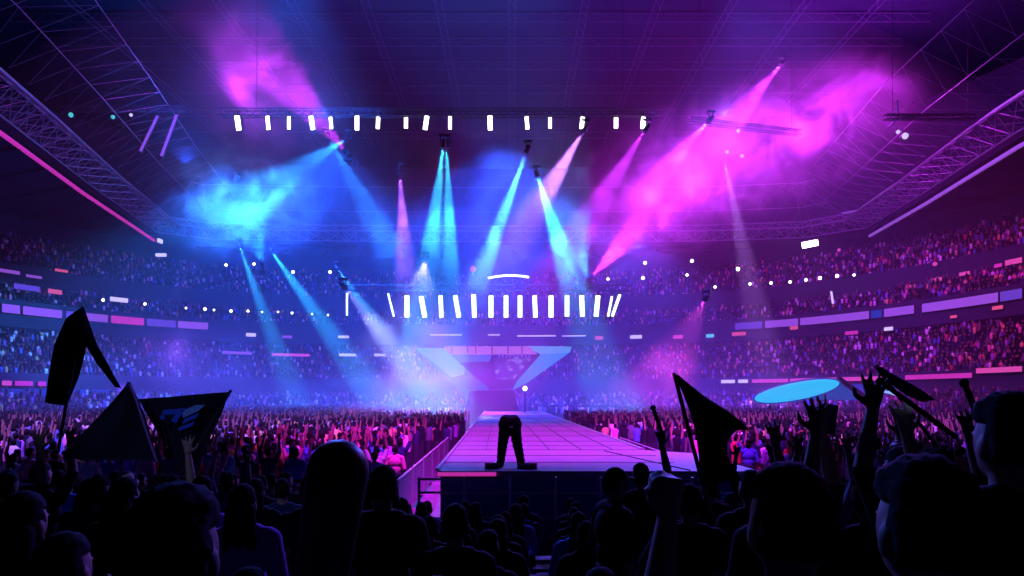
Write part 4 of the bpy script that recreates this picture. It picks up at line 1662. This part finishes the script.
spot((18, 58, 27), (6, 6, 1), 34, (.06, .10, 1), 45 * K, head=False, world=True)
for q_, e_, c_ in (((500, 150, 72), 70, DB), ((330, 150, 74), 80, (.01, .09, 1)), ((230, 170, 78), 50, (.01, .10, 1)), ((500, 240, 78), 60, DB), ((640, 230, 84), 46, (.12, .05, 1))):
    spot(q_, (q_[0], 900, q_[2]), 115, c_, e_ * K, blend=.4, radius=1.5, head=False)  # unseen downward fills added to colour the haze over the middle

# ------------------------------------------------------------------ haze
wd = bpy.data.worlds.new("arena_haze")
SC.world = wd
wd.use_nodes = True
nt = wd.node_tree
nt.nodes["Background"].inputs["Color"].default_value = (0.02, 0.05, 0.2, 1)
nt.nodes["Background"].inputs["Strength"].default_value = 0.0

hm = bpy.data.materials.new("thin_haze")
hm.use_nodes = True
nt = hm.node_tree
nt.nodes.remove(nt.nodes["Principled BSDF"])
vsn = nt.nodes.new("ShaderNodeVolumeScatter")
vsn.inputs["Color"].default_value = (1, 1, 1, 1)
vsn.inputs["Density"].default_value = 0.0026
nt.links.new(vsn.outputs["Volume"], nt.nodes["Material Output"].inputs["Volume"])
m_ = MB()
m_.ellipsoid((-3, 82, 16), (62, 42, 30), seg=40, rings=24)
tag(m_.build("haze", hm), "thin even haze hanging in the middle and far half of the arena", "haze", None, "stuff")


def smoke(c, rad, dens, nscale, label, rot=(0, 0, 0), lo=.42, hi=.72, seed=0.0, stretch=(1, 1, 1)):
    m = bpy.data.materials.new("drifting_smoke")
    m.use_nodes = True
    nt = m.node_tree
    nt.nodes.remove(nt.nodes["Principled BSDF"])
    out = nt.nodes["Material Output"]
    sc_ = nt.nodes.new("ShaderNodeVolumeScatter")
    sc_.inputs["Color"].default_value = (1, 1, 1, 1)
    tc = nt.nodes.new("ShaderNodeTexCoord")
    ln = nt.nodes.new("ShaderNodeVectorMath")
    ln.operation = 'LENGTH'
    nt.links.new(tc.outputs["Object"], ln.inputs[0])
    fall = nt.nodes.new("ShaderNodeMapRange")
    fall.interpolation_type = 'SMOOTHSTEP'
    fall.inputs["From Min"].default_value = 0.25
    fall.inputs["From Max"].default_value = 1.0
    fall.inputs["To Min"].default_value = 1.0
    fall.inputs["To Max"].default_value = 0.0
    nt.links.new(ln.outputs["Value"], fall.inputs["Value"])
    mp = nt.nodes.new("ShaderNodeMapping")
    mp.inputs["Location"].default_value = (seed, seed * .7, seed * 1.3)
    mp.inputs["Scale"].default_value = [rad[i] / max(rad) * stretch[i] for i in range(3)]
    nt.links.new(tc.outputs["Object"], mp.inputs["Vector"])
    nz = nt.nodes.new("ShaderNodeTexNoise")
    nz.inputs["Scale"].default_value = nscale
    nz.inputs["Detail"].default_value = 4
    nz.inputs["Roughness"].default_value = .62
    nz.inputs["Distortion"].default_value = 1.2
    nt.links.new(mp.outputs["Vector"], nz.inputs["Vector"])
    mr = nt.nodes.new("ShaderNodeMapRange")
    mr.interpolation_type = 'SMOOTHSTEP'
    mr.inputs["From Min"].default_value = lo
    mr.inputs["From Max"].default_value = hi
    mr.inputs["To Min"].default_value = 0.06
    nt.links.new(nz.outputs["Fac"], mr.inputs["Value"])
    m1 = nt.nodes.new("ShaderNodeMath")
    m1.operation = 'MULTIPLY'
    nt.links.new(fall.outputs["Result"], m1.inputs[0])
    nt.links.new(mr.outputs["Result"], m1.inputs[1])
    m2 = nt.nodes.new("ShaderNodeMath")
    m2.operation = 'MULTIPLY'
    m2.inputs[1].default_value = dens
    nt.links.new(m1.outputs["Value"], m2.inputs[0])
    nt.links.new(m2.outputs["Value"], sc_.inputs["Density"])
    nt.links.new(sc_.outputs["Volume"], out.inputs["Volume"])
    bm = bmesh.new()
    bmesh.ops.create_icosphere(bm, subdivisions=3, radius=1.02)
    me = bpy.data.meshes.new("smoke")
    bm.to_mesh(me)
    bm.free()
    me.materials.append(m)
    o = bpy.data.objects.new("smoke_cloud", me)
    o.location = c
    o.scale = rad
    o.rotation_euler = rot
    COL.objects.link(o)
    tag(o, label, "smoke", None, "stuff")
    return o


smoke(P(780, 140, 72), (17, 9, 8.5), .12, 3.0, "magenta-lit smoke cloud drifting high at the right", (0, -.35, 0), seed=3, lo=.46, hi=.66)
smoke(P(670, 185, 68), (13, 8, 9), .12, 3.6, "magenta and violet smoke streaming down right of the middle", (0, -.6, 0), seed=41, lo=.46, hi=.68)
smoke(P(270, 90, 64), (9, 7, 8), .05, 2.2, "magenta-lit smoke drifting high at the left", (0, .5, 0), seed=7)
smoke(P(240, 205, 72), (11, 7, 7), .14, 3.2, "cyan-lit smoke at the left under the lamps", seed=11, lo=.47, hi=.66)
smoke(P(500, 215, 66), (20, 9, 11), .06, 4.0, "blue and violet haze hanging over the middle of the arena", seed=15, lo=.45, hi=.68)
smoke(P(388, 338, 56), (7, 7, 6), .05, 2.0, "pale smoke around the left of the V-shaped stage set", (0, .6, 0), seed=19)
smoke(P(630, 375, 56), (10, 9, 4), .05, 2.0, "pink low smoke over the floor right of the stage set", seed=23)
smoke((-4, 52, 2.5), (50, 38, 6), .013, 5.0, "thin violet mist lying over the floor crowd", seed=31, lo=.3, hi=.75, stretch=(1, 1, 3))
smoke(P(190, 360, 62), (10, 8, 4), .04, 2.0, "violet low smoke over the left floor crowd", seed=27)

# ------------------------------------------------------------------ camera and view
cam = bpy.data.cameras.new("camera")
cam.sensor_width = 36
cam.lens = 36 * F / 1024
cam.shift_y = (HY - 288) / 1024
cam.clip_end = 500
co = bpy.data.objects.new("camera", cam)
co.location = (0, 0, EZ)
co.rotation_euler = (PI / 2, 0, 0)
COL.objects.link(co)
SC.camera = co
vs = SC.view_settings
vs.view_transform = 'Standard'
vs.look = 'None'
vs.gamma = 1.0
vs.use_curve_mapping = False
vs.exposure = 0.0
cy = SC.cycles
cy.use_denoising = True
cy.max_bounces = 3
cy.diffuse_bounces = 1
cy.glossy_bounces = 1
cy.volume_bounces = 0
cy.transparent_max_bounces = 8
cy.sample_clamp_indirect = 4
cy.sample_clamp_direct = 0
